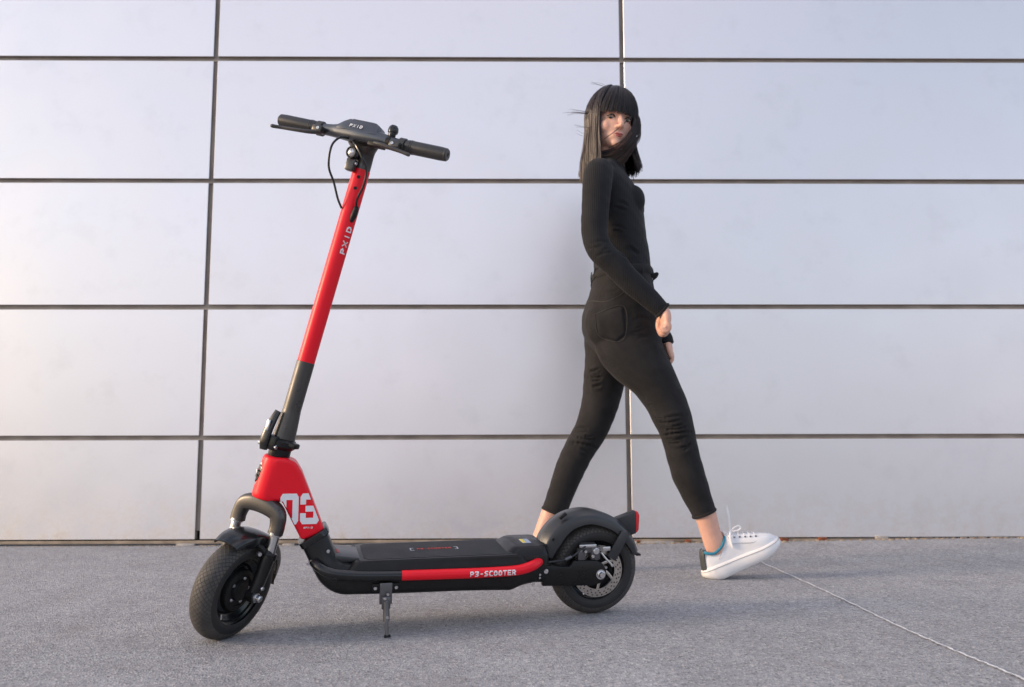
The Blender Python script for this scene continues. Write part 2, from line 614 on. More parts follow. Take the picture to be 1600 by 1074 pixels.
# block lettering: 5 x 5 cell glyphs
GLYPH = {'P': ('11110', '10011', '11110', '10000', '10000'), 'X': ('10001', '01010', '00100', '01010', '10001'),
         'I': ('00100', '00100', '00100', '00100', '00100'), 'D': ('11110', '10011', '10001', '10011', '11110'),
         'S': ('01111', '11000', '01110', '00011', '11110'), 'C': ('01111', '11000', '10000', '11000', '01111'),
         'O': ('01110', '11011', '10001', '11011', '01110'), 'T': ('11111', '00100', '00100', '00100', '00100'),
         'E': ('11111', '10000', '11110', '10000', '11111'), 'R': ('11110', '10011', '11110', '10110', '10011'),
         '3': ('11111', '00011', '01110', '00011', '11110'), '-': ('00000', '00000', '01110', '00000', '00000'),
         '#': ('01010', '11111', '01010', '11111', '01010')}
def letters(text, place, width, height, gap=0.25, d=0.0006):
    """place(u, v, lift) -> 3D point; returns one raised shape for the whole word"""
    n = len(text)
    cw = width / (n + gap * (n - 1))
    gs = []
    for i, ch in enumerate(text):
        for r, row in enumerate(GLYPH[ch]):
            j = 0
            while j < 5:
                if row[j] == '1':
                    k = j
                    while k < 5 and row[k] == '1': k += 1
                    u0, u1 = i * cw * (1 + gap) + cw * j / 5, i * cw * (1 + gap) + cw * k / 5
                    v1, v0 = height * (1 - r / 5), height * (1 - (r + 1) / 5)
                    q = [place(u, v, h) for h in (0, d) for u, v in ((u0, v0), (u1, v0), (u1, v1), (u0, v1))]
                    gs.append((np.array(q), [(4, 5, 6, 7), (0, 1, 5, 4), (1, 2, 6, 5), (2, 3, 7, 6), (3, 0, 4, 7)]))
                    j = k
                else: j += 1
    return join(*gs)

def bolt(c, axis, r, h, n=12):
    return lathe([(r, 0), (r, h * 0.7), (r * 0.8, h), (r * 0.45, h), (r * 0.4, h * 0.6)], c, axis, n)

# ================================================================== SETTING
# ground: one sheet, finely divided near the camera, rising slightly towards the wall on the right
WALL_Y = 3.52
def smooth01(t):
    t = np.clip(t, 0, 1)
    return t * t * (3 - 2 * t)
def ground_z(x, y):
    return 0.021 * smooth01((x - 0.1) / 2.2) * smooth01((y - 2.95) / 0.55)
gx = np.concatenate([[-300, -60, -15, -6], np.linspace(-4, 4, 81), [6, 15, 60, 300]])
gy = np.concatenate([[-300, -60, -15, -5], np.linspace(-1, 4, 51), [12, 60, 300]])
GX, GY = np.meshgrid(gx, gy)
GV = np.stack([GX.ravel(), GY.ravel(), ground_z(GX, GY).ravel()], -1)
nx = len(gx)
GF = [(j * nx + i, j * nx + i + 1, (j + 1) * nx + i + 1, (j + 1) * nx + i) for j in range(len(gy) - 1) for i in range(nx - 1)]
ground = obj('ground', (GV, GF), 'ground', kind='structure')
ground['label'] = 'grey fine-grained asphalt forecourt in front of the panelled wall'

# pale filled seam running towards the camera
sp = catmull([(0.915, 3.5), (0.929, 3.0), (0.948, 2.416), (0.951, 2.036), (0.965, 1.781), (0.98, 1.592), (0.99, 1.1), (1.0, 0.2)], 30)
SV = []
for i, (x, y) in enumerate(sp):
    w = 0.0029 + 0.0011 * math.sin(i * 1.7) * math.sin(i * 0.61) + rng.uniform(-0.0004, 0.0004)
    ox = 0.0015 * math.sin(i * 0.9) + 0.001 * rng.uniform(-1, 1)
    z = float(ground_z(x, y))
    SV += [(x + ox - w, y, z + 0.0036), (x + ox, y, z + 0.0042), (x + ox + w, y, z + 0.0036)]
SF = [q for i in range(len(sp) - 1) for q in ((3 * i, 3 * i + 1, 3 * i + 4, 3 * i + 3), (3 * i + 1, 3 * i + 2, 3 * i + 5, 3 * i + 4))]
obj('seam', (np.array(SV), SF), 'seam', ground, label='pale thin filled seam running across the asphalt')

# loose grit
gg = []
for i in range(260):
    x, y = rng.uniform(-2.2, 2.2), rng.uniform(1.2, 3.45)
    s = rng.uniform(0.0012, 0.0032)
    v, f = ellipsoid((x, y, float(ground_z(x, y)) + s * 0.3), np.diag([s, s * rng.uniform(.6, 1), s * .6]), 6, 4)
    gg.append((v, f))
obj('grit', join(*gg), 'stone', ground, kind='stuff')

# ------------------------------------------------------------------ panelled wall
wall = bpy.data.objects.new('panel_wall', None)
COL.objects.link(wall)
wall.location = (0, WALL_Y, 0)
wall['label'] = 'wall of large satin grey metal panels with recessed brown joints'
wall['category'] = 'wall'
JX, PW = -1.2844, 1.8203
ZB, Z0, PH = 0.0255, 0.4489, 0.5622
GAP = 0.0200
zrows = [(ZB, Z0 - GAP / 2)] + [(Z0 + PH * k + GAP / 2, Z0 + PH * (k + 1) - GAP / 2) for k in range(7)]
ZTOP = zrows[-1][1]
def panel_mesh(w, h):
    d, e = 0.03, 0.0012
    rings = []
    for y, ins in ((d, 0.0), (e, 0.0), (0.0, e)):
        rings.append(np.array([(-w / 2 + ins, y, ins), (w / 2 - ins, y, ins), (w / 2 - ins, y, h - ins), (-w / 2 + ins, y, h - ins)]))
    me = mesh_of('panel', loft(rings), smooth=False)
    me.materials.append(M['panel'])
    me.materials.append(M['channel'])         # raw returned edges of the sheet
    for p in me.polygons:
        if abs(p.normal.y) < 0.3: p.material_index = 1
    return me
COLS = [JX + PW * k for k in range(-3, 2)] + [JX + PW + 2.35, JX + PW + 2.35 + PW]
meshes = {}
for xa_, xb_ in zip(COLS[:-1], COLS[1:]):
    xc = (xa_ + xb_) / 2
    for (z0, z1) in zrows:
        h = round(z1 - z0, 4)
        key = (h, round(xb_ - xa_, 3))
        if key not in meshes:
            meshes[key] = panel_mesh(xb_ - xa_ - GAP, h)
        o = obj('panel', meshes[key], 'panel', wall)
        o.location = (xc, rng.uniform(-0.0015, 0.0015), z0)
        o.rotation_euler = (R(rng.normal(0, 0.06)), R(rng.normal(0, 0.03)), R(rng.normal(0, 0.08)))
XL, XR = COLS[0], COLS[-1]
obj('backing', box(((XL + XR) / 2, 0.036, ZTOP / 2 + 0.03), (XR - XL, 0.04, ZTOP - 0.06)), 'channel', wall, smooth=False)
# slim lips along the joints
for k in range(0, 7):
    z = Z0 + PH * k
    obj('joint_strip', box(((XL + XR) / 2, 0.0135, z - 0.007), (XR - XL, 0.008, 0.006)), 'channel', wall, smooth=False)
obj('base_rail', box(((XL + XR) / 2, 0.012, 0.0135), (XR - XL, 0.02, 0.0135), bev=0.002), 'rail', wall)
obj('gap_shade_box', box(((XL + XR) / 2, 0.10, 0.02), (XR - XL, 0.04, 0.08)), 'gap_black', wall, smooth=False)  # solid box whose black paints the shade in the gap under the panels
# corroded shims and rubble under the lowest panels
for (x, w, mt, dz) in ((1.18, 0.05, 'rust', 0.0), (1.35, 0.035, 'rust', 0.0), (0.78, 0.022, 'rust', 0), (0.57, 0.018, 'rust', 0), (-1.33, 0.075, 'stone', -.004),
                       (-1.05, 0.03, 'stone', -.006), (-0.9, 0.05, 'stone', -.006), (0.62, 0.2, 'stone', -.004), (0.93, 0.1, 'stone', 0.0), (1.6, 0.05, 'stone', 0.002)):
    z = float(ground_z(x, WALL_Y - 0.01)) + 0.006 + dz
    obj('shim', box((x, -0.001, z), (w, 0.018, 0.014), bev=0.002), mt, wall)
# wind-blown soil line at the foot of the wall, thicker towards the right
gs = []
for i in range(420):
    x = rng.uniform(-2.4, 2.6)
    s = rng.uniform(0.0025, 0.007) * (1.15 if x > 0.3 else 0.6)
    y = -abs(rng.normal(0, 0.012)) - 0.002
    gs.append(ellipsoid((x, y, float(ground_z(x, WALL_Y)) + s * 0.2), np.diag([s * rng.uniform(1, 2.5), s, s * .6]), 6, 4))
obj('soil_line', join(*gs), 'rail', wall, kind='stuff')

# ================================================================== ELECTRIC SCOOTER
scooter = bpy.data.objects.new('electric_scooter', None)
COL.objects.link(scooter)
scooter['label'] = 'red and black electric kick scooter parked on its kickstand, front wheel turned'
scooter['category'] = 'scooter'
YAWS, LEAN = R(-165.314), R(6.5)
ex = A(math.cos(YAWS), math.sin(YAWS), 0)
lf = np.cross(A(0, 0, 1), ex)
ez = A(0, 0, 1) * math.cos(LEAN) + lf * math.sin(LEAN)
ey = np.cross(ez, ex)
SB = A(0.2303, 2.2012, 0.0)
mw = Matrix.Identity(4)
for i in range(3):
    mw[i][0], mw[i][1], mw[i][2], mw[i][3] = ex[i], ey[i], ez[i], SB[i]
scooter.matrix_world = mw
WR, TR = 0.118, 0.030        # wheel radius, tyre half width

def wheel(c, fwd, axle, up, holes=True):
    """returns meshes for one wheel in the frame given"""
    c = np.asarray(c, float)
    th = np.linspace(0, 2 * np.pi, 97)
    # tyre with UV: u along the circumference, v across
    prof = []
    for v in np.linspace(-1, 1, 23):
        a = v * R(118)
        prof.append((WR - 0.027 + 0.027 * math.cos(a) - (0.0015 if abs(v) > .62 else 0), TR * 1.02 * math.sin(a) if abs(a) < R(90) else TR * 1.02 * math.sin(a)))
    P, UV, Fs = [], [], []
    n = len(prof)
    for t in th:
        d = fwd * math.cos(t) + up * math.sin(t)
        for (r, y), v in zip(prof, np.linspace(-1, 1, n)):
            P.append(c + d * r + axle * y)
            UV.append((t / (2 * np.pi), v))
    for i in range(96):
        for j in range(n - 1):
            Fs.append((i * n + j, (i + 1) * n + j, (i + 1) * n + j + 1, i * n + j + 1))
    me = bpy.data.meshes.new('tyre')
    me.from_pydata([tuple(p) for p in P], [], Fs)
    uvl = me.uv_layers.new(name='UVMap')
    for lp in me.loops: uvl.data[lp.index].uv = UV[lp.vertex_index]
    me.shade_smooth()
    return me

def build_wheel(c, fwd, axle, up, side):
    """a wheel part with tyre, hub cover, bolts, valve; side=+1 shows its face to the left"""
    rim = join(lathe([(0.079, -0.021), (0.084, -0.0225), (0.0845, -0.019), (0.072, -0.016), (0.068, -0.004), (0.068, 0.004),
                      (0.072, 0.016), (0.0845, 0.019), (0.084, 0.0225), (0.079, 0.021), (0.066, 0.008), (0.058, 0.004), (0.058, -0.004), (0.066, -0.008)],
                     c, axle, 64, closed=True),
               lathe([(0.0585, -0.006), (0.0585, 0.006), (0.045, 0.012), (0.02, 0.012), (0.02, -0.012), (0.045, -0.012)], c, axle, 48, closed=True))
    w = obj('wheel', rim, 'black_gloss', scooter)
    t = wheel(c, fwd, axle, up)
    obj('tyre', t, 'tyre', w)
    hub = lathe([(0.0, -0.026), (0.03, -0.026), (0.047, -0.02), (0.05, -0.012), (0.05, 0.012), (0.047, 0.02), (0.036, 0.023), (0.034, 0.019), (0.024, 0.019),
                 (0.022, 0.026), (0.0, 0.027)], c, axle, 48)
    h = obj('hub', hub, 'black_matte', w)
    for k in range(5):
        a = 2 * np.pi * k / 5 + 0.5
        p = c + (fwd * math.cos(a) + up * math.sin(a)) * 0.029 + axle * 0.0185
        obj('hub_bolt', bolt(p, axle, 0.0042, 0.004), 'steel', w)
    vp = c + fwd * 0.028 - up * 0.055
    obj('valve', tube([vp + axle * 0.01, vp + axle * 0.014 - up * 0.016, vp + axle * 0.018 - up * 0.03], 0.0022, 8, 3), 'steel', w)
    return w

RC = A(0.0, 0.0, WR)
EX, EY, EZ = A(1, 0, 0), A(0, 1, 0), A(0, 0, 1)
rear = build_wheel(RC, EX, EY, EZ, 1)
# brake disc with rows of slots, built as real openings
disc_c = RC + EY * 0.036
NA = 90
rads = np.linspace(0.046, 0.0665, 8)
def ring_cells(skip):
    V, Fs = [], []
    for hgt in (-0.001, 0.001):
        for r in rads:
            for k in range(NA):
                a = 2 * np.pi * k / NA
                V.append(disc_c + A(math.cos(a) * r, hgt, math.sin(a) * r))
    nr = len(rads)
    off = nr * NA
    keep = np.ones((nr - 1, NA), bool)
    for i in range(nr - 1):
        for k in range(NA): keep[i, k] = not skip(i, k)
    ix = lambda i, k: i * NA + k % NA
    for i in range(nr - 1):
        for k in range(NA):
            if not keep[i, k]: continue
            a, b, c2, d = ix(i, k), ix(i, k + 1), ix(i + 1, k + 1), ix(i + 1, k)
            Fs += [(a, d, c2, b), (a + off, b + off, c2 + off, d + off)]
            if i == 0 or not keep[i - 1, k]: Fs.append((a, b, b + off, a + off))
            if i == nr - 2 or not keep[i + 1, k]: Fs.append((d, d + off, c2 + off, c2))
            if not keep[i, k - 1]: Fs.append((a, a + off, d + off, d))
            if not keep[i, (k + 1) % NA]: Fs.append((b, c2, c2 + off, b + off))
    return np.array(V), Fs
def skp(i, k):
    if i in (1,) : return k % 6 in (0,)
    if i in (3,) : return k % 6 in (2, 5)
    if i in (5,) : return k % 6 in (1, 4)
    return False
disc_g = ring_cells(skp)
spk = []
for k in range(6):
    a = 2 * np.pi * k / 6
    p0, p1 = disc_c + A(math.cos(a), 0, math.sin(a)) * 0.019, disc_c + A(math.cos(a + .5), 0, math.sin(a + .5)) * 0.0465
    spk.append(tube([p0, (p0 + p1) / 2 + A(0, 0, .002), p1], 0.0036, 6, 3, ref=EY, k=0.3))
obj('brake_disc', join(disc_g, *spk, lathe([(0.014, -.002), (0.022, -.002), (0.022, .002), (0.014, .002)], disc_c, EY, 24, closed=True)), 'disc_steel', rear, sharp=30)

# ---------- deck body: swept rounded box from neck to tail
def deck_ring(cx, cz_, ang, hh, hw, p=4.5):
    n = A(-math.sin(ang), 0, math.cos(ang))
    return sring((cx, 0, cz_), EY * hw, n * hh, 36, p)
path = [(.7125, .2275, R(58), .0335, .043), (.700, .200, R(59), .0325, .049), (.687, .173, R(56), .0325, .057), (.670, .150, R(40), .0365, .068), (.645, .1365, R(16), .0390, .078),
        (.61, .1335, R(3), .0375, .083), (.50, .1315, R(1), .0378, .085), (.36, .1295, R(1), .0378, .085), (.262, .1275, R(1), .0395, .085), (.24, .128, R(0), .041, .084), (.212, .135, R(-2), .0385, .08),
        (.18, .1365, R(-2), .037, .072), (.145, .1300, R(0), .0330, .058), (.128, .121, R(0), .026, .050)]
pc = catmull(np.array(path), 5)
body = obj('deck', loft([deck_ring(*q) for q in pc]), 'black', scooter, sharp=50)
# raised tray carrying the rubber mat
def rr(x0, x1, hw, z, r=0.012, cut=0.0):
    pts = []
    for sx, sy in ((1, 1), (-1, 1), (-1, -1), (1, -1)):
        cx_, cy_ = (x1 - r if sx > 0 else x0 + r), sy * (hw - r)
        st = {(1, 1): 0, (-1, 1): 90, (-1, -1): 180, (1, -1): 270}[(sx, sy)]
        for a in np.linspace(st, st + 90, 6):
            pts.append((cx_ + r * math.cos(R(a)), cy_ + r * math.sin(R(a)), z))
    return np.array(pts)
tray = loft([rr(.20, .635, .0905, .150), rr(.20, .635, .0905, .1615), rr(.205, .630, .0875, .166), rr(.215, .618, .0865, .178), rr(.217, .616, .085, .1795)])
obj('deck_tray', tray, 'black_matte', scooter)
matg = obj('deck_mat', loft([rr(.222, .608, .0825, .178), rr(.222, .608, .0825, .1808), rr(.223, .607, .0815, .1815)]), 'mat_rubber', scooter)
for k in range(15):
    y = -0.07 + 0.01 * k
    g = box((0.415, y, 0.1822), (0.365 - 0.012 * (abs(k - 7) > 6), 0.0052, 0.0018), bev=0.0007, seg=1)
    obj('rib', g, 'mat_rubber', matg)
# lettering on the mat reads from the left side of the scooter
place_mat = lambda u, v, h: A(0.4625 - u, 0.006 - v, 0.1834 + h)
obj('lettering', letters('P3-SCOOTER', place_mat, 0.085, 0.012), 'red_print', matg, smooth=False)
for x, s in ((0.479, 1), (0.362, -1)):
    br = []
    br.append(box((x, 0.002, 0.1836), (0.0022, 0.02, 0.0006)))
    for y in (-0.008, 0.012): br.append(box((x - s * 0.004, y, 0.1837), (0.008, 0.002, 0.0007)))
    obj('bracket_print', join(*br), 'pale_print', matg, smooth=False)
# front apron of the tray below the neck
obj('apron', prism([(.664, .19), (.6, .1805), (.6, .172), (.664, .172)], -.055, .055, .003), 'fender', body)
obj('apron_print', box((.6555, .01, .1893), (.005, .03, .001), axes=[(math.cos(R(8)), 0, math.sin(R(8))), (0, 1, 0), (-math.sin(R(8)), 0, math.cos(R(8)))]), 'red_print', body)
# rear shoulder cover with the warning sticker
cov = bevelled(loft([rr(.142, .262, .080, .150, .02), rr(.142, .257, .079, .176, .02), rr(.146, .235, .066, .1925, .018), rr(.15, .228, .06, .1955, .016)]), 0.002, 1)
cv = obj('tail_cover', cov, 'black', scooter)
st = obj('warning_sticker', box((.190, .012, .1963), (.022, .042, .0008)), 'blue_grey_print', cv, smooth=False)
obj('sticker_print', box((.196, .012, .1969), (.008, .036, .0006)), 'yellow_print', st, smooth=False)

# side rails: black front half, red rear half
for s in (1, -1):
    P = [(.712, s * .066, .178), (.700, s * .085, .1715), (.682, s * .096, .1635), (.655, s * .1, .1575), (.60, s * .101, .1525), (.5093, s * .101, .149)]
    Pr = [(.511, s * .101, .149), (.42, s * .101, .1475), (.33, s * .101, .1465), (.2463, s * .1005, .1475), (.215, s * .098, .1505), (.19, s * .09, .1555), (.172, s * .076, .159)]
    fr = obj('side_rail', tube(P, [.010, .0108, .0112, .0112, .0112, .0112], 16, 5, dome=True), 'black_gloss', scooter)
    rr_ = obj('side_rail', tube(Pr, [.0118, .0120, .0120, .0120, .0120, .0120, .0110], 16, 5, dome=True), 'red', scooter, label='red rear half of the side rail')
    if s > 0:
        def place_rail(u, v, h):
            a = (v - 0.0075) / 0.0120 + 0.12
            r = 0.01225 + h
            t = 0.352 - u
            zc = 0.1468 if t > .3 else 0.1468
            return A(t, .101 + r * math.cos(a), zc + r * math.sin(a))
        obj('lettering', letters('P3-SCOOTER', place_rail, 0.112, 0.0125), 'white_print', rr_, smooth=False)
    # lower lip under the rail
    obj('rail_seat', tube([(.66, s * .086, .147), (.5, s * .088, .139), (.25, s * .088, .137)], .008, 8, 4), 'black_matte', scooter)

# bolts on the body
for (x, z, y, r) in ((.7235, .1734, .0525, .0042), (.6795, .1997, .0525, .0042), (.1862, .1065, .0765, .0046), (.1473, .1304, .0600, .006), (.166, .118, .068, .003), (.165, .125, .066, .003)):
    for s in (1, -1):
        obj('bolt', bolt(A(x, s * y, z), EY * s, r, .0035), 'steel', body)

# ---------- kickstand
ks = obj('kickstand', join(box((.548, .094, .108), (.029, .012, .05), bev=.002), box((.5475, .1, .088), (.02, .012, .03), bev=.002),
         tube([(.5475, .104, .092), (.5472, .108, .068), (.547, .113, .048)], .0075, 12, 3),
         tube([(.547, .112, .052), (.5465, .117, .03), (.546, .1195, .0185)], .0042, 10, 3)), 'dark_steel', scooter)
obj('foot', join(tube([(.5525, .122, .0172), (.546, .1215, .0165), (.538, .1205, .0168)], .0035, 8, 3)), 'black_matte', ks)
obj('plate', box((.548, .0885, .1195), (.062, .004, .018), bev=.001), 'black_matte', ks)
for x in (.5722, .524):
    obj('screw', bolt(A(x, .0905, .1195), EY, .0046, .004), 'steel', ks)
for (x, z) in ((.5445, .1085), (.551, .099), (.546, .0905), (.5455, .059)):
    obj('screw', bolt(A(x, .1065 if z > .08 else .118, z), EY, .0036, .003), 'steel', ks)

# ---------- rear swing arm, axle, caliper, fender, tail lamp
armp = [(.155, .145), (.0833, .1374), (.0735, .1530), (.012, .1515), (-.006, .142), (-.016, .125), (-.014, .104), (.0, .092), (.0217, .0874), (.155, .0925)]
for s in (1, -1):
    obj('swing_arm', prism(armp, s * .044, s * .058, .003), 'black', scooter)
    obj('axle_nut', join(lathe([(.0095, 0), (.0095, .004), (.0075, .0055), (.0075, .011), (.006, .0135), (.003, .0135)], A(0, s * .058, .1155), EY * s, 6 * 3),
                         lathe([(.0125, -.0005), (.0125, .0015)], A(0, s * .058, .1155), EY * s, 20)), 'steel', scooter)
cal = obj('brake_caliper', join(box((.033, .046, .182), (.042, .022, .024), bev=.004), box((.015, .052, .17), (.026, .016, .034), bev=.004), box((.052, .05, .167), (.02, .014, .03), bev=.003)), 'dark_steel', scooter)
obj('caliper_arm', join(box((.038, .0605, .190), (.046, .006, .008), bev=.002), cyl(A(.0155, .058, .176), EY, .008, 0, .007, 14, .001)), 'steel', cal)
obj('caliper_arm', join(tube([(.002, .062, .172), (-.012, .063, .155), (-.03, .062, .138)], .0028, 8, 3), box((-.012, .06, .181), (.022, .006, .011), bev=.002)), 'steel', cal)
for p in ((.044, .0605, .176), (.024, .0605, .163), (.058, .059, .180), (-.028, .063, .139)):
    obj('caliper_screw', bolt(A(*p), EY, .0042, .004), 'steel', cal)
obj('brake_hose', tube([(.165, .055, .150), (.13, .06, .154), (.1, .062, .158), (.075, .0625, .168), (.06, .062, .180), (.045, .061, .190)], .0032, 8, 6), 'black_gloss', scooter)
obj('cable_end', tube([(.098, .062, .1585), (.082, .0625, .165)], .0042, 8, 1), 'dark_steel', scooter)

def fender_rings(pts, widths, drops, ridge, inner=0.0035):
    pc_ = catmull(np.column_stack([np.array(pts), widths, drops]), 6)
    T = np.gradient(pc_[:, :2], axis=0)
    T /= np.linalg.norm(T, axis=1)[:, None]
    rings = []
    for (x, z, w, dr), (tx, tz) in zip(pc_, T):
        n = A(-tz, tx)
        if (n @ (A(x, z) - A(0, WR))) < 0: n = -n
        sec = [(-w, -dr), (-w, -.006), (-w * .9, -.001), (-w * .62, .0015), (-w * .5, ridge), (0, ridge + .0012), (w * .5, ridge), (w * .62, .0015), (w * .9, -.001), (w, -.006), (w, -dr)]
        inn = [(a * (1 - inner / max(w, 1e-4) * 1.0), b - inner if abs(a) < w else b) for a, b in sec[::-1]]
        rings.append(np.array([[x + n[0] * b, a, z + n[1] * b] for a, b in sec + inn]))
    return rings
fp = [(.152, .166), (.138, .205), (.112, .237), (.075, .258), (.0266, .265), (-.022, .254), (-.062, .233), (-.095, .197), (-.113, .158)]
fd = obj('fender', loft(fender_rings(fp, [.042, .043, .043, .043, .043, .042, .041, .038, .033], [.028, .036, .034, .029, .025, .024, .023, .021, .012], .0065)), 'fender', scooter, sharp=55)
obj('fender_lip', box((-.117, 0, .152), (.014, .056, .005), bev=.002), 'black_matte', fd)
for s in (1, -1):
    obj('fender_stay', prism([(-.083, .214), (-.060, .222), (-.022, .158), (-.044, .144)], s * .0435, s * .0475, .001), 'fender', fd)
    obj('fender_screw', bolt(A(.125, s * .0425, .205), EY * s, .004, .003), 'black_matte', fd)
obj('clip', box((.098, .034, .262), (.022, .012, .008), axes=[(math.cos(R(-38)), 0, math.sin(R(-38))), (0, 1, 0), (math.sin(R(38)), 0, math.cos(R(38)))], bev=.002), 'black_matte', fd)
# tail lamp bracket and lens
tl = obj('tail_lamp', prism([(-.052, .243), (-.113, .264), (-.1165, .2045), (-.098, .199)], -.0115, .0115, .003), 'fender', scooter)
obj('lens', prism([(-.1135, .263), (-.119, .262), (-.1235, .252), (-.1225, .215), (-.118, .207), (-.1145, .207)], -.0125, .0125, .003), 'lens_red', tl)

# ---------- red head cover joined with the neck
AXD = A(-.2462, 0, .9692)
AX0 = A(.8732, 0, .117)
def axp(h): return AX0 + AXD * h
neckp = [(.806, .4165), (.7785, .4145), (.7567, .4050), (.742, .380), (.7198, .3238), (.6868, .2403), (.7402, .2212), (.7640, .2680), (.7874, .3150), (.823, .3187)]
cover_g = join(prism(neckp, -.035, .035, .007, 3), lathe([(.030, .205), (.0345, .2065), (.0355, .215), (.0345, .29), (.0335, .303), (.030, .3075)], AX0, AXD, 40))
cover = obj('head_cover', remeshed(cover_g, .0026, 8), 'red', scooter, sharp=0)
# the number 03 on both sides, clipped by the cover's outline
def outline_span(z):
    xs = []
    for i in range(len(neckp)):
        (xa, za), (xb, zb) = neckp[i], neckp[(i + 1) % len(neckp)]
        if (za - z) * (zb - z) < 0: xs.append(xa + (xb - xa) * (z - za) / (zb - za))
    return (min(xs) + .0035, max(xs) - .0035) if len(xs) >= 2 else (0, 0)
def digit_spans(ch, v):
    """v 0..1 from the bottom; x 0..1 from the left"""
    t, c = .30, .16
    out = 1.0
    edge = 0.0
    if v < c * .72: edge = (c - v / .72) * .75
    if v > 1 - c * .72: edge = (c - (1 - v) / .72) * .75
    edge = max(edge, 0)
    if ch == '0':
        if v < .2 or v > .8: return [(edge, 1 - edge)]
        return [(0, t + .03), (1 - t - .03, 1)]
    if ch == '3':
        if v < .2 or v > .8: return [(edge, 1 - edge)]
        if v < .36: return [(0, t), (1 - t, 1)]
        if v > .64: return [(0, t), (1 - t, 1)]
        if .41 < v < .6:
            return [(.28, .90)]
        return [(1 - t, .97)]
def number(side):
    gs = []
    z0, H, rows = .2610, .072, 64
    for ch, x0, w in (('0', .7900, .0410), ('3', .7450, .0430)):
        for r in range(rows):
            v0, v1 = r / rows, (r + 1) / rows
            for (a, b) in digit_spans(ch, (v0 + v1) / 2):
                za, zb = z0 + H * v0, z0 + H * v1
                sh = lambda z: 0.0
                xa, xb = x0 - a * w, x0 - b * w
                lo, hi = outline_span((za + zb) / 2)
                xa, xb = min(max(xa, lo), hi), min(max(xb, lo), hi)
                if xa - xb < .0004: continue
                y = side * .0358
                q = [(xa, y, za), (xb, y, za), (xb, y, zb), (xa, y, zb)]
                gs.append((np.array(q), [(0, 1, 2, 3)] if side < 0 else [(3, 2, 1, 0)]))
    return join(*gs)
for s in (1, -1):
    nb = number(s)
    obj('number', nb, 'white_print', cover, smooth=False)
obj('lettering', letters('#PXID', lambda u, v, h: A(.7365 - u, .0357 + h, .2505 + v), .021, .0042), 'white_print', cover, smooth=False)
# metal badge on the front of the head tube
bx_dir = nrm(A(.9692, 0, .2462) * 1.0 + A(0, .28, 0))
bc = axp(.262) + bx_dir * .0345
bu, bv = nrm(np.cross(AXD, bx_dir)), AXD
def shield(scale, lift):
    pts = [(-.5, .5), (0, .62), (.5, .5), (.52, 0), (.32, -.45), (0, -.7), (-.32, -.45), (-.52, 0)]
    rings = []
    for k, l in ((1.0, -.006), (1.0, lift), (.9, lift + .0006)):
        rings.append(np.array([bc + bu * a * scale * k + bv * b * scale * 1.35 * k + bx_dir * (l - .012 * (a * scale * k) ** 2 / .0003) for a, b in pts]))
    return loft(rings)
bd = obj('badge', shield(.030, .0012), 'steel', cover)
obj('badge_print', shield(.0235, .0026), 'black_gloss', bd)
obj('badge_mark', join(*[tube([bc + bu * a0 + bv * b0 + bx_dir * .0045, bc + bu * a1 + bv * b1 + bx_dir * .0045], .0012, 6, 1) for a0, b0, a1, b1 in ((-.006, .008, .004, .0), (.004, 0, -.003, -.010), (.006, .009, .001, .003))]), 'steel', bd)
# collar of the neck where red meets black
cl = tube([(.7135, 0, .2305), (.7085, 0, .2195)], [.0, .0], 4, 1)
obj('neck_collar', loft([deck_ring(.7155, .2335, R(58), .036, .0405, 5), deck_ring(.7150, .2325, R(58), .0375, .0425, 5), deck_ring(.7085, .221, R(58), .0375, .0455, 5), deck_ring(.7075, .219, R(58), .036, .0445, 5)]), 'black_gloss', body)

# ---------- steering assembly: everything below turns with the handlebar
DELTA = R(53)
sx0, sy0 = A(.9692, 0, .2462), EY
SX = sx0 * math.cos(DELTA) + sy0 * math.sin(DELTA)
SY = sy0 * math.cos(DELTA) - sx0 * math.sin(DELTA)
def S(x, y, h): return AX0 + SX * x + SY * y + AXD * h
OFF = 0.027
LW = np.stack([ex, ey, ez], 1)
nzw = (LW @ SY)[2]
low = lambda c: (LW @ S(OFF, 0, c) + SB)[2] - (WR - .027) * math.sqrt(1 - nzw ** 2) - .027
c0, c1 = low(0.0), low(0.1)
HA = -c0 * 0.1 / (c1 - c0) - 0.0015
FC = S(OFF, 0, HA)
front = build_wheel(FC, SX, SY, AXD, 1)
FA = lambda x, y, h: S(OFF + x, y, HA + h)     # relative to the front axle
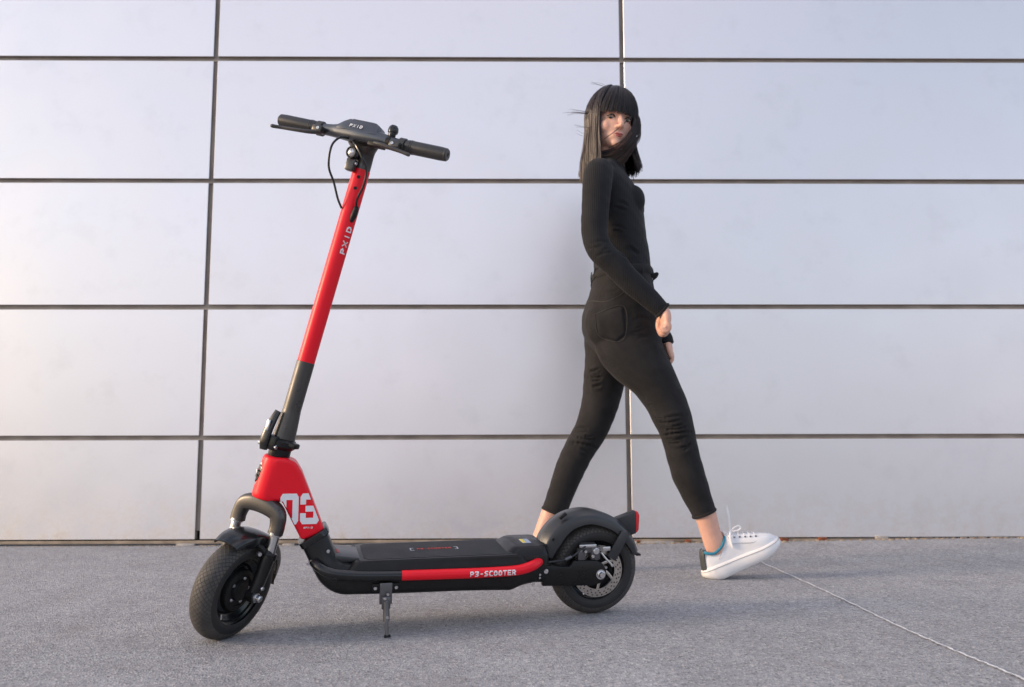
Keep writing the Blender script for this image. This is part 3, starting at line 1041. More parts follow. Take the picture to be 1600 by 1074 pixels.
# fork
fork = obj('fork', tube([FA(-.02, y, h) for y, h in ((-.056, .143), (-.056, .162), (-.048, .186), (-.02, .197), (.02, .197), (.048, .186), (.056, .162), (.056, .143))],
            [.0165, .0165, .0185, .021, .021, .0185, .0165, .0165], 18, 6, ref=SX, k=.86, p=3.2), 'charcoal', scooter)
obj('steerer', cyl(AX0, AXD, .021, HA + .185, .212, 28), 'black', scooter)
for s in (1, -1):
    y = s * .057
    obj('stanchion', join(cyl(FA(-.02, y, 0), AXD, .0115, .088, .147, 20), cyl(FA(-.02, y, 0), AXD, .0150, .139, .147, 20, .001)), 'steel', fork)
    lower = [FA(-.02, y, .096), FA(-.018, y, .09), FA(-.012, y, .05), FA(-.005, y, .018), FA(-.001, y, .006)]
    obj('fork_leg', join(tube(lower, [.0165, .0165, .0155, .0145, .0125], 20, 4), cyl(FA(-.02, y, 0), AXD, .0178, .083, .099, 24, .002), cyl(FA(0, y - s * .01, 0), SY * s, .014, -.004, .02, 20, .002)), 'black', fork)
    obj('axle_nut', join(lathe([(.011, 0), (.011, .004), (.008, .0045), (.008, .013), (.0055, .016), (.002, .016)], FA(0, y + s * .009, 0), SY * s, 18)), 'steel', fork)
    obj('fork_bolt', bolt(FA(-.008, y + s * .013, .021), SY * s, .0045, .005), 'steel', fork)
    obj('fender_bolt', bolt(FA(.006, y * .78, .096), nrm(SY * s + SX * .5), .0055, .01), 'steel', fork)
obj('fork_bridge', tube([FA(-.012, -.055, .092), FA(.0, -.038, .110), FA(.0, .038, .110), FA(-.012, .055, .092)], .006, 8, 4), 'black_matte', fork)
# front fender
ang = np.radians([56, 68, 82, 98, 116, 135, 155, 172])
rd = [.1325, .134, .1345, .135, .1345, .134, .135, .139]
wd = [.033, .037, .039, .039, .038, .035, .028, .016]
dd = [.010, .020, .026, .026, .024, .022, .016, .006]
fpts = [(r * math.cos(a), WR + r * math.sin(a)) for a, r in zip(ang, rd)]
ring2 = fender_rings(fpts, wd, dd, .003, .0028)
ring2 = [np.array([FA(q[0], q[1], q[2] - WR) for q in rg]) for rg in ring2]
ff = obj('fender', loft(ring2), 'black_gloss', scooter, sharp=55)
e0 = S(0, 0, 0)
obj('mud_flap', tube([FA(-.1375, 0, .022), FA(-.141, 0, .004), FA(-.150, 0, -.008)], [.014, .009, .005], 10, 3, ref=SX, k=.25), 'black_matte', ff)

# stem
HS, HT = .5385, 1.0165
st_red = obj('stem', cyl(AX0, AXD, .0207, HS, HT, 40), 'red', scooter)
obj('stem_sleeve', join(cyl(AX0, AXD, .0213, .352, HS, 40, .0008), lathe([(.0215, .345), (.027, .352), (.0245, .385), (.0214, .42)], AX0, AXD, 32)), 'charcoal', scooter)
hinge = obj('folding_hinge', join(lathe([(.0235, .304), (.0255, .31), (.0255, .326), (.030, .330), (.0335, .334), (.0335, .345), (.029, .350), (.0225, .352)], AX0, AXD, 36),
                                  box(S(.004, .031, .3425), (.024, .03, .013), axes=[SX, SY, AXD], bev=.004),
                                  box(S(.022, -.010, .338), (.03, .034, .034), axes=[SX, SY, AXD], bev=.004)), 'black', scooter)
lat_ax = [nrm(SX - AXD * .02), SY, nrm(AXD + SX * .02)]
latch = obj('latch', tube([S(.035, -.021, .318), S(.038, -.022, .338), S(.037, -.021, .365), S(.033, -.018, .392), S(.029, -.015, .412)], [.0095, .0118, .011, .0095, .0078], 16, 5, ref=SX, k=.55, p=3), 'black_gloss', hinge)
obj('latch_button', box(S(.0435, -.0205, .375), (.006, .009, .026), axes=lat_ax, bev=.002), 'steel', hinge)
obj('latch_pin', join(cyl(S(.03, -.03, .33), SY, .0055, -.012, .04, 14, .001)), 'steel', hinge)
obj('hinge_screw', bolt(S(.026, .0075, .332), SY, .0042, .003), 'steel', hinge)
# stem print reading upwards on the side facing left/back, wrapped on the tube
def place_stem(u, v, h):
    a = R(66) - (v - .0065) / .0207
    r = .0207 + .0003 + h
    d = SX * math.cos(a) + SY * math.sin(a)
    return AX0 + AXD * (.808 + u) + d * r
obj('lettering', letters('PXID', place_stem, .067, .0130, gap=.3), 'white_print', st_red, smooth=False)
for h in (.968, .996):
    a = R(28)
    d = SX * math.cos(a) + SY * math.sin(a)
    obj('stem_screw', lathe([(.0042, 0), (.0042, .0012), (.003, .0012), (.0028, .0010)], AX0 + AXD * h + d * .0200, d, 14), 'black_matte', st_red)
gd = SX * math.cos(R(66)) + SY * math.sin(R(66))
obj('cable_grommet', tube([AX0 + AXD * .892 + gd * .019, AX0 + AXD * .905 + gd * .0225, AX0 + AXD * .922 + gd * .025], [.006, .0075, .0065], 12, 4, dome=True), 'black_matte', st_red)

# handlebar head piece: the bar sits a touch off square to the wheel
DELTA = R(58)
SX = sx0 * math.cos(DELTA) + sy0 * math.sin(DELTA)
SY = nrm(sy0 * math.cos(DELTA) - sx0 * math.sin(DELTA) - AXD * .022)
HB, XB = 1.0850, .0445
neck_h = obj('bar_neck', join(tube([S(0, 0, HT - .004), S(.001, 0, 1.035), S(.008, 0, 1.056), S(.020, 0, 1.072), S(.034, 0, 1.082)], [.0200, .0195, .020, .0225, .0215], 22, 5, ref=SY, k=[1.0, 1.05, 1.25, 1.7, 2.0]),
                               ), 'charcoal', scooter)
def bar_ring(y, top, bot, fr, bk, p=2.6):
    c = S(XB + (fr - bk) / 2, y, HB + (top - bot) / 2)
    return sring(c, SX * (fr + bk) / 2, AXD * (top + bot) / 2, 28, p)
bar = obj('handlebar', loft([bar_ring(*q) for q in catmull(np.array([(-.132, .0125, .0125, .0125, .0125), (-.10, .0135, .0125, .013, .013), (-.075, .016, .013, .015, .015), (-.052, .021, .014, .018, .02),
                (-.0, .021, .016, .022, .024), (.05, .020, .014, .019, .02), (.075, .0155, .0125, .014, .014), (.10, .0135, .0125, .013, .013), (.132, .0125, .0125, .0125, .0125)]), 5)]), 'gunmetal', scooter)
# raised display pod
def pod_ring(y, z0, z1, f0, f1, b0, b1):
    return np.array([S(XB + f0, y, HB + z0), S(XB + f1, y, HB + z1), S(XB + f1 - .004, y, HB + z1 + .003), S(XB - b1 + .004, y, HB + z1 + .001), S(XB - b1, y, HB + z1 - .002), S(XB - b0, y, HB + z0)])
pod = obj('display', bevelled(loft([pod_ring(-.062, .006, .014, .018, .016, .02, .018), pod_ring(-.047, .006, .026, .021, .014, .024, .022), pod_ring(-.036, .006, .033, .022, .012, .026, .026),
            pod_ring(.034, .006, .034, .022, .012, .026, .028), pod_ring(.044, .006, .029, .021, .013, .026, .026), pod_ring(.050, .006, .016, .018, .014, .022, .02)]), .0015, 2, 20), 'gunmetal', scooter, sharp=30)
obj('screen', box(S(XB - .007, 0, HB + .0365), (.03, .058, .0015), axes=[SX, SY, AXD], bev=.0005), 'black_gloss', pod)
pf_n = nrm(SX * .027 + AXD * .010)
pf_u = nrm(AXD * .027 - SX * .010)
obj('lettering', letters('PXID', lambda u, v, h: S(XB + .0203, -.026 + u, HB + .013) + pf_u * v + pf_n * (h + .0009), .034, .0085, gap=.3), 'white_print', pod, smooth=False)
# grips, end caps, lever clamps
for s in (1, -1):
    yy = lambda v: s * v
    obj('grip', join(tube([S(XB, yy(.122), HB), S(XB, yy(.128), HB), S(XB, yy(.21), HB), S(XB, yy(.222), HB)], [.0148, .0160, .0160, .0152], 24, 1),
                     *[lathe([(.0160, -.0012), (.0168, 0), (.0160, .0012)], S(XB, yy(q), HB), SY, 24) for q in (.134, .139)]), 'rubber_grip', bar)
    obj('end_cap', lathe([(.0150, 0), (.0152, .004), (.0125, .0075), (.005, .0075), (.004, .005)], S(XB, yy(.221), HB), SY * s, 24), 'charcoal', bar)
    obj('clamp', join(cyl(S(XB, yy(.104), HB), SY * s, .0178, 0, .016, 24, .0015), box(S(XB + .018, yy(.104), HB - .008), (.026, .026, .016), axes=[SX, SY, AXD], bev=.003)), 'charcoal', bar)
    obj('clamp_bolt', bolt(S(XB + .03, yy(.100), HB - .008), SX, .004, .003), 'steel', bar)
lev = obj('brake_lever', tube([S(XB + .020, -.098, HB - .014), S(XB + .032, -.120, HB - .022), S(XB + .034, -.16, HB - .025), S(XB + .032, -.195, HB - .026), S(XB + .036, -.218, HB - .028)], [.0075, .0065, .0058, .0055, .0062], 12, 5, ref=AXD, k=.75, dome=True), 'charcoal', bar)
lev2 = obj('brake_lever', tube([S(XB + .022, .040, HB - .014), S(XB + .032, .068, HB - .017), S(XB + .036, .100, HB - .021), S(XB + .038, .130, HB - .025), S(XB + .040, .152, HB - .029)], [.006, .0075, .0065, .0055, .0055], 12, 5, ref=AXD, k=.75, dome=True), 'charcoal', bar)
obj('lever_mount', box(S(XB + .024, .06, HB - .018), (.022, .04, .012), axes=[SX, SY, AXD], bev=.003), 'black_matte', bar)
bell = obj('bell', lathe([(.007, .0), (.009, .004), (.009, .012), (.0115, .0125), (.0125, .019), (.011, .026), (.007, .0305), (.002, .032)], S(XB, .077, HB + .012), AXD, 24), 'black_gloss', scooter)
obj('bell_strap', cyl(S(XB, .077, HB), SY, .0158, -.006, .006, 24, .001), 'black_matte', bell)
# headlight
hl_c = S(.034, -.013, 1.046)
hl_ax = nrm(SX * .95 - AXD * .12 - SY * .1)
hl = obj('headlight', lathe([(.008, -.022), (.0125, -.016), (.0145, 0), (.0145, .012), (.0135, .0135), (.0120, .0135), (.0118, .010)], hl_c, hl_ax, 28), 'black_gloss', scooter)
obj('lens', lathe([(.0118, .009), (.0095, .0125), (.005, .0145), (.0005, .015)], hl_c, hl_ax, 24), 'lens', hl)
obj('bracket', box(S(.030, -.014, 1.018), (.018, .022, .03), axes=[SX, SY, AXD], bev=.003), 'charcoal', hl)
obj('bracket_screw', bolt(S(.036, .0005, 1.022), SY, .004, .003), 'steel', hl)
# cables
obj('cable', tube([S(XB + .012, -.024, HB - .012), S(XB + .03, -.036, HB - .020), S(XB + .036, -.047, HB - .046), S(XB + .024, -.047, HB - .09), S(.042, -.038, .965), S(.030, -.023, .932), S(.019, -.012, .913)], .0027, 8, 8), 'black_gloss', scooter)
obj('cable', tube([S(XB + .01, -.012, HB - .016), S(XB + .022, .006, HB - .028), S(XB + .022, .028, HB - .05), S(.052, .042, 1.01), S(.044, .042, .975), S(.034, .030, .94), S(*(0.0, 0.0, 0.0)) + AXD * .921 + gd * .025], .0027, 8, 8), 'black_gloss', scooter)

# ================================================================== PERSON
Y3 = A(0, 1, 0)
def limb(pts, n=28, sub=5, dome=True):
    """pts: x, y, z, half width seen from the side, ratio of the depth"""
    q = np.array(pts, float)
    return tube(q[:, :3], q[:, 3], n, sub, ref=Y3, k=q[:, 4], dome=dome)

def girdle(rows, n=40, sub=5, p=2.3):
    """rows: x, y, z, half depth (front-back), half width, twist, tilt"""
    out = []
    for x, y, z, a, b, tw, ti in catmull(np.array(rows, float), sub):
        fr = A(math.cos(R(tw)) * math.cos(R(ti)), -math.sin(R(tw)), math.sin(R(ti)))
        sd_ = nrm(np.cross(A(0, 0, 1), fr))
        out.append(sring((x, y, z), fr * a, sd_ * b, n, p))
    return loft(out)

# ---- head frame
HF = nrm(A(.25, -.965, -.07))
HU = nrm(A(.11, .0, .99) - HF * (A(.11, 0, .99) @ HF))
HS = np.cross(HU, HF)                       # towards the viewer's right
HC = A(.380, 2.762, 1.543)
def HP(s, f, u): return HC + HS * s + HF * f + HU * u
def hell(s, f, u, a, b, c): return ellipsoid(HP(s, f, u), np.stack([HS * a, HF * b, HU * c]), 28, 20)

near_leg = [(.402, 2.715, .850, .080, .75), (.408, 2.704, .790, .112, .74), (.434, 2.690, .7215, .1040, .80), (.4885, 2.680, .6445, .0785, .98), (.5200, 2.680, .5899, .0690, 1.0), (.5491, 2.680, .5261, .0640, 1.02),
            (.5715, 2.682, .4565, .0560, 1.0), (.5856, 2.685, .3934, .0535, 1.0), (.6049, 2.690, .326, .0530, 1.0), (.6316, 2.700, .2615, .0460, 1.0), (.655, 2.700, .202, .0390, 1.0)]
far_leg = [(.388, 2.815, .82, .085, .85), (.378, 2.825, .775, .098, .88), (.3610, 2.830, .7071, .0780, .98), (.3500, 2.840, .6354, .0715, 1.0), (.334, 2.840, .56, .0640, 1.0), (.3035, 2.840, .4764, .0570, 1.0),
           (.2622, 2.840, .4085, .0530, 1.0), (.2307, 2.840, .3443, .0510, 1.0), (.2059, 2.840, .2826, .0465, 1.0), (.1724, 2.840, .1943, .0420, 1.0)]
near_ankle = [(.645, 2.700, .235, .036, 1.0), (.659, 2.700, .1959, .0350, .95), (.6725, 2.700, .1448, .0325, .92), (.687, 2.700, .1050, .0350, .85), (.70, 2.700, .070, .030, .85)]
far_ankle = [(.185, 2.840, .225, .040, 1.0), (.1625, 2.840, .19, .0345, .95), (.126, 2.840, .1099, .0275, .95), (.1083, 2.840, .062, .030, .9), (.11, 2.84, .035, .028, .9)]
r_arm = [(.330, 2.650, 1.338, .040, 1.0), (.3165, 2.620, 1.318, .0470, 1.0), (.3075, 2.598, 1.270, .0480, .95), (.2997, 2.585, 1.1865, .0450, .95), (.2940, 2.575, 1.115, .0425, .95), (.301, 2.567, 1.068, .0420, .95),
         (.3230, 2.562, 1.030, .0415, .95), (.3607, 2.560, .9925, .0400, .95), (.4022, 2.560, .9468, .0385, .9), (.4555, 2.562, .8971, .0340, .9), (.5085, 2.565, .8490, .0270, .9)]
l_arm = [(.425, 2.880, 1.335, .042, 1.0), (.438, 2.905, 1.30, .046, 1.0), (.436, 2.920, 1.18, .043, 1.0), (.435, 2.920, 1.07, .041, 1.0), (.458, 2.880, .985, .037, 1.0), (.508, 2.800, .87, .031, 1.0), (.545, 2.730, .785, .0235, 1.0), (.5485, 2.724, .762, .0225, 1.0)]

def slim(pts, d):
    q = np.array(pts, float)
    q[:, 3] = np.maximum(q[:, 3] - d, .018)
    return q

torso_rows = [(.409, 2.760, .975, .0955, .122, 2, 0), (.4095, 2.760, 1.0035, .0965, .118, 4, 0), (.4072, 2.760, 1.0649, .0960, .116, 8, 0), (.3996, 2.760, 1.1355, .0940, .124, 12, 0), (.3930, 2.760, 1.2054, .0930, .136, 16, 3),
              (.386, 2.760, 1.262, .0900, .148, 20, 6), (.378, 2.760, 1.312, .0740, .160, 21, 8), (.373, 2.762, 1.350, .0560, .138, 21, 10), (.372, 2.764, 1.385, .0510, .085, 21, 10), (.373, 2.765, 1.41, .0550, .060, 21, 6), (.374, 2.764, 1.432, .0540, .055, 21, 4)]
pelvis_rows = [(.4075, 2.760, 1.012, .0975, .121, 2, 0), (.4068, 2.760, .985, .1000, .126, 0, 0), (.4063, 2.760, .9424, .1090, .138, 0, 0), (.4015, 2.760, .8783, .1270, .152, 0, 0), (.4030, 2.760, .8266, .1330, .155, 0, 0), (.411, 2.760, .7773, .1270, .145, 0, 0), (.415, 2.76, .735, .100, .115, 0, 0)]

# ---- hands
def finger(ps, r): return tube(ps, r, 10, 4, dome=True)
hand_r = [tube([(.500, 2.565, .858), (.512, 2.566, .845), (.5155, 2.566, .826), (.5145, 2.566, .808)], [.0175, .0180, .0175, .0150], 18, 5, ref=Y3, k=[1.2, 1.55, 1.9, 2.1], dome=True)]
for i, (yy, L) in enumerate(((2.541, .8), (2.558, .95), (2.575, 1.0), (2.592, .92))):
    hand_r.append(finger([(.5155, yy, .812), (.5215, yy, .812 - .018 * L), (.517, yy + .001, .812 - .034 * L), (.5045, yy + .002, .812 - .037 * L), (.498, yy + .002, .812 - .024 * L)], [.0088, .0086, .0080, .0076, .0068]))
hand_r.append(ellipsoid((.510, 2.560, .796), np.diag([.013, .029, .016]), 16, 10))
hand_r.append(finger([(.507, 2.596, .838), (.500, 2.606, .818), (.499, 2.604, .800), (.503, 2.598, .786)], [.0105, .0098, .0088, .0072]))
hand_l = [tube([(.5475, 2.727, .772), (.551, 2.722, .752), (.553, 2.716, .735)], [.0150, .0160, .0150], 16, 5, ref=Y3, k=[1.2, 1.7, 2.0], dome=True)]
for i, (yy, L) in enumerate(((2.742, .8), (2.725, .95), (2.708, 1.0), (2.691, .92))):
    hand_l.append(finger([(.553, yy, .738), (.559, yy, .738 - .02 * L), (.557, yy, .738 - .038 * L), (.548, yy, .738 - .046 * L)], [.0086, .0084, .0078, .0068]))
hand_l.append(finger([(.545, 2.690, .755), (.548, 2.682, .736), (.552, 2.680, .718)], [.0102, .0092, .0074]))

# ---- head and face
head = [hell(0, -.008, .018, .0725, .088, .097), hell(0, .020, -.030, .0600, .066, .080), hell(0, .050, -.066, .040, .034, .040), hell(0, .071, -.092, .020, .018, .017),
        hell(-.033, .052, -.034, .026, .024, .028), hell(.033, .052, -.034, .026, .024, .028), hell(0, .068, .018, .050, .020, .018),
        tube([HP(0, .080, .006), HP(0, .092, -.014), HP(0, .103, -.034), HP(0, .094, -.042)], [.0065, .0070, .0088, .0070], 12, 4, dome=True),
        hell(-.0095, .090, -.0385, .0065, .008, .0055), hell(.0095, .090, -.0385, .0065, .008, .0055), hell(0, .075, -.066, .026, .0145, .020),
        hell(-.074, -.002, -.012, .009, .016, .030), hell(.074, -.002, -.012, .009, .016, .030)]
neck = tube([(.371, 2.768, 1.36), (.372, 2.766, 1.42), HP(0, -.018, -.075), HP(0, -.012, -.03)], [.056, .049, .050, .052], 22, 5)
slim_rows = lambda rows, d: [(x, y, z, a - d, b - d, t, i) for x, y, z, a, b, t, i in rows]
def foot(o, pitch, side_y):
    c, s = math.cos(pitch), math.sin(pitch)
    T = lambda x, y, z: A(o[0] + x * c - z * s, side_y + y, o[1] + x * s + z * c)
    return tube([T(.035, 0, .062), T(.075, 0, .066), T(.13, 0, .062), T(.19, 0, .050), T(.235, 0, .046)], [.018, .022, .016, .010, .008], 16, 4, ref=Y3, k=[1, 1, 1.2, 1.5, 1.5], dome=True)
PITCHN = R(25)
SHOE_N = (.7025 - .048 * math.cos(PITCHN), .0012 - .048 * math.sin(PITCHN))
SHOE_F = (.052, 0.0012)
skin_parts = head + [neck, girdle(slim_rows(torso_rows, .010)), girdle(slim_rows(pelvis_rows, .022)), limb(slim(near_leg, .016), dome=False), limb(slim(far_leg, .014), dome=False), limb(near_ankle), limb(far_ankle),
              limb(slim(r_arm, .009), dome=False), limb(slim(l_arm, .008), dome=False), foot(SHOE_N, PITCHN, 2.70), foot(SHOE_F, 0.0, 2.84)] + hand_r + hand_l
person = obj('person', remeshed(join(*skin_parts), .0034, 4, .5), 'skin', sharp=0)
person['label'] = 'woman in black sweater and black jeans striding past, looking back at the camera'
person['category'] = 'person'

# ---- face details
def on_face(g): return g
for s in (-1, 1):
    c = HP(s * .0305, .0690, -.006)
    e = obj('eye', ellipsoid(c, np.stack([HS * .0120, HF * .0125, HU * .0050]), 18, 12), 'eye_white', person)
    look = nrm(A(0, 0, .465) - c)
    obj('iris', ellipsoid(c + look * .0085, np.stack([HS * .0062, HF * .0046, HU * .0046]), 14, 8), 'eye_dark', e)
    obj('eyelid', tube([HP(s * .0170, .0790, -.0065), HP(s * .024, .0825, -.0010), HP(s * .033, .0820, -.0005), HP(s * .0450, .0735, -.0050)], [.0014, .0026, .0028, .0018], 8, 4), 'eye_dark', e)
    obj('eyebrow', tube([HP(s * .014, .0895, .017), HP(s * .028, .0880, .022), HP(s * .046, .0740, .018)], [.0028, .003, .0018], 8, 4), 'eye_dark', person)
obj('lips', join(tube([HP(-.019, .0815, -.0655), HP(-.009, .0885, -.0630), HP(0, .0895, -.0640), HP(.009, .0885, -.0630), HP(.019, .0815, -.0655)], [.0012, .0030, .0028, .0030, .0012], 10, 4, dome=True),
         tube([HP(-.018, .0815, -.0668), HP(0, .0885, -.0705), HP(.018, .0815, -.0668)], [.0012, .0038, .0012], 10, 5, dome=True)), 'lip', person)

# ---- clothing with creases pressed into the cloth
def cloth(parts, voxel, it, creases, y_from):
    V, Fs = remeshed(join(*parts), voxel, it, .5)
    bvh = BVHTree.FromPolygons([Vector(v) for v in V], Fs)
    me = bpy.data.meshes.new('t')
    me.from_pydata([tuple(v) for v in V], [], Fs)
    N = np.empty(len(V) * 3)
    me.vertices.foreach_get('normal', N)
    N = N.reshape(-1, 3)
    bpy.data.meshes.remove(me)
    D = np.zeros(len(V))
    for (xa, za, xb, zb, w, d) in creases:
        P = []
        for t in np.linspace(0, 1, 7):
            x, z = xa + (xb - xa) * t, za + (zb - za) * t
            z += .004 * math.sin(t * math.pi) * (1 if (xa * 91) % 1 > .5 else -1)
            h = bvh.ray_cast(Vector((x, y_from, z)), Vector((0, 1, 0)))[0]
            if h is not None: P.append(np.array(h))
        for i in range(len(P) - 1):
            a, b = P[i], P[i + 1]
            ab = b - a
            if np.linalg.norm(ab) > .08: continue
            t = np.clip(((V - a) @ ab) / (ab @ ab + 1e-12), 0, 1)
            r = np.linalg.norm(V - a - t[:, None] * ab, axis=1)
            tt = (i + t) / max(1, len(P) - 1)
            amp = np.sin(np.clip(tt, 0.02, .98) * math.pi) ** .6
            q = np.where(r < 4 * w, -d * amp * (np.exp(-(r / w) ** 2) - .55 * np.exp(-((r - 2.0 * w) / (1.1 * w)) ** 2)), 0)
            D = np.where(np.abs(q) > np.abs(D), np.sign(q) * np.maximum(np.abs(q), np.abs(D) * .5), D + q * .3)
    # soft unevenness of worn cloth
    D += .0006 * (np.sin(V[:, 0] * 61 + V[:, 2] * 37) * np.sin(V[:, 2] * 83 - V[:, 1] * 51)) + .0003 * np.sin(V[:, 2] * 140 + V[:, 0] * 95 + V[:, 1] * 60)
    return V + N * D[:, None], Fs

def spread(lines, w, d, n, gap):
    # every pull in the cloth is a small family of fine folds
    out = []
    k_ = np.random.default_rng(3)
    for x, z, a, b in lines:
        for q in range(n):
            o = (q - (n - 1) / 2) * gap
            t0, t1 = k_.uniform(0, .35), k_.uniform(.65, 1)
            out.append((x + (a - x) * t0, z + (b - z) * t0 + o, x + (a - x) * t1, z + (b - z) * t1 + o * k_.uniform(.6, 1.3), w * k_.uniform(.8, 1.3), d * k_.uniform(.5, 1.1)))
    return out
c_je = spread(((.497, .503, .596, .519), (.507, .479, .604, .492), (.513, .461, .605, .471), (.52, .433, .608, .456), (.547, .405, .606, .433)), .0042, .0054, 2, .010)
c_je += spread(((.240, .48, .300, .471), (.232, .461, .335, .446), (.226, .439, .320, .419), (.25, .417, .30, .38), (.29, .621, .335, .627), (.285, .674, .335, .680), (.295, .65, .34, .652)), .0042, .0052, 2, .010)
c_je += spread(((.298, .916, .394, .925), (.404, .831, .488, .84), (.41, .792, .464, .81), (.415, .768, .499, .78)), .0045, .0022, 2, .011)
jeans_g = cloth([girdle(pelvis_rows), limb(near_leg, dome=False), limb(far_leg, dome=False),
                 ellipsoid((.350, 2.695, .825), np.diag([.081, .074, .085]), 22, 16), ellipsoid((.345, 2.822, .835), np.diag([.072, .07, .082]), 22, 16)], .0038, 7, c_je, 2.3)
jeans = obj('jeans', jeans_g, 'denim', person, sharp=0)
c_sw = spread(((.361, 1.217, .431, 1.198), (.352, 1.068, .457, .997), (.364, 1.043, .415, 1.009), (.392, 1.089, .476, 1.031), (.409, 1.009, .481, .994), (.351, 1.142, .417, 1.117)), .0055, .0045, 2, .014)
c_sw += spread(((.262, 1.054, .345, 1.061), (.281, 1.02, .356, 1.037)), .0045, .0022, 2, .011)
sweater_g = cloth([girdle(torso_rows), limb(r_arm, dome=False), limb(l_arm, dome=False), ellipsoid((.436, 2.705, 1.248), np.diag([.047, .052, .055]), 20, 14), ellipsoid((.452, 2.812, 1.248), np.diag([.047, .052, .055]), 20, 14),
                   ellipsoid((.324, 2.632, 1.318), np.diag([.044, .042, .046]), 20, 14)], .0038, 6, c_sw, 2.3)
sweater = obj('sweater', sweater_g, 'knit', person, sharp=0)

# hems, waistband, pocket laid on the cloth surface
jb = BVHTree.FromPolygons([Vector(v) for v in jeans_g[0]], jeans_g[1])
def on_cloth(x, z, lift, tree=jb, y0=2.3):
    h, nn, _, _ = tree.ray_cast(Vector((x, y0, z)), Vector((0, 1, 0)))
    return None if h is None else np.array(h) + np.array(nn) * lift * (1 if nn.y < 0 else -1)
poly = [(.300, .850), (.388, .872), (.395, .782), (.366, .758), (.310, .785)]
def patch(poly, lift, n=9):
    # bilinear grid inside the five-sided outline
    (x0, z0), (x1, z1), (x2, z2), (x3, z3), (x4, z4) = poly
    V, Fs = [], []
    for j in range(n):
        t = j / (n - 1)
        L_ = A(x0, z0) * (1 - t) + A(x4, z4) * t
        Rr = A(x1, z1) * (1 - t) + A(x2, z2) * t
        for i in range(n):
            s = i / (n - 1)
            p = L_ * (1 - s) + Rr * s
            bulge = (A(x3, z3) - (A(x4, z4) + A(x2, z2)) / 2) * t * (1 - abs(2 * s - 1))
            p = p + bulge
            q = on_cloth(p[0], p[1], lift)
            V.append(q if q is not None else A(p[0], 2.62, p[1]))
    Fs = [(j * n + i, j * n + i + 1, (j + 1) * n + i + 1, (j + 1) * n + i) for j in range(n - 1) for i in range(n - 1)]
    return np.array(V), Fs
pg = patch(poly, .0010)
pk = obj('pocket', pg, 'denim', jeans, sharp=0)
sol = pk.modifiers.new('thickness', 'SOLIDIFY')
sol.thickness = .0012
sol.offset = 1
def surf_line(pts, r, lift, mt, name, parent, tree=jb, n=24):
    P = []
    for x, z in catmull(np.array(pts), 8):
        q = on_cloth(x, z, lift, tree)
        if q is not None: P.append(q)
    if len(P) > 3: obj(name, tube(np.array(P), r, 6, 1), mt, parent)
M['thread'] = mat('dark_thread', (0.05, 0.046, 0.045), .8)
surf_line(poly + [poly[0]], .0008, .0022, 'thread', 'stitching', pk)
surf_line([(.285, .905), (.33, .890), (.372, .905), (.405, .93)], .0011, .0004, 'thread', 'yoke_seam', jeans)
def band(rows, r, name, mt, parent, k=2.6):
    x, y, z, a, b, tw, ti = rows
    fr = A(math.cos(R(tw)), -math.sin(R(tw)), math.sin(R(ti)))
    sd_ = nrm(np.cross(A(0, 0, 1), fr))
    ring_ = sring((x, y, z), fr * a, sd_ * b, 48, 2.3)
    P = np.vstack([ring_, ring_[:2]])
    return obj(name, tube(P, r, 8, 1, ref=A(0, 0, 1), k=k), mt, parent)
wb = band((.4075, 2.760, 1.000, .0985, .1225, 2, 5), .005, 'waistband', 'denim', jeans, 3.2)
for a_ in (200, 255, 300, 165, 345):
    t = R(a_)
    p = A(.4075 + .103 * math.cos(t), 2.76 + .127 * math.sin(t), .998)
    obj('belt_loop', tube([p + A(0, 0, .021), p + A(.003 * math.cos(t), .003 * math.sin(t), 0), p - A(0, 0, .026)], .0045, 8, 3, ref=nrm(A(math.cos(t), math.sin(t), 0)), k=.45), 'denim', jeans)
obj('belt_end', tube([(.500, 2.70, .985), (.510, 2.695, .990), (.519, 2.693, .998)], [.013, .010, .004], 8, 4, ref=Y3, k=.6), 'denim', jeans)
obj('loose_tie', tube([(.312, 2.69, .985), (.300, 2.685, .972), (.293, 2.685, .955), (.296, 2.69, .944)], .0014, 6, 5), 'denim', jeans)
def hem(leg, name, mt, parent, r=.0026, off=.0008):
    q0, q1 = np.array(leg[-1]), np.array(leg[-2])
    T = nrm(q0[:3] - q1[:3])
    v = nrm(Y3 - T * (Y3 @ T))
    u = np.cross(v, T)
    rg = sring(q0[:3] - T * .004, u * (q0[3] + off), v * (q0[3] * q0[4] + off), 32)
    return obj(name, tube(np.vstack([rg, rg[:2]]), r, 8, 1, ref=T, k=1.8), mt, parent)
hem(near_leg, 'hem', 'denim', jeans)
hem(far_leg, 'hem', 'denim', jeans)
hem(r_arm, 'cuff', 'knit', sweater)
hem(l_arm, 'cuff', 'knit', sweater, .002)

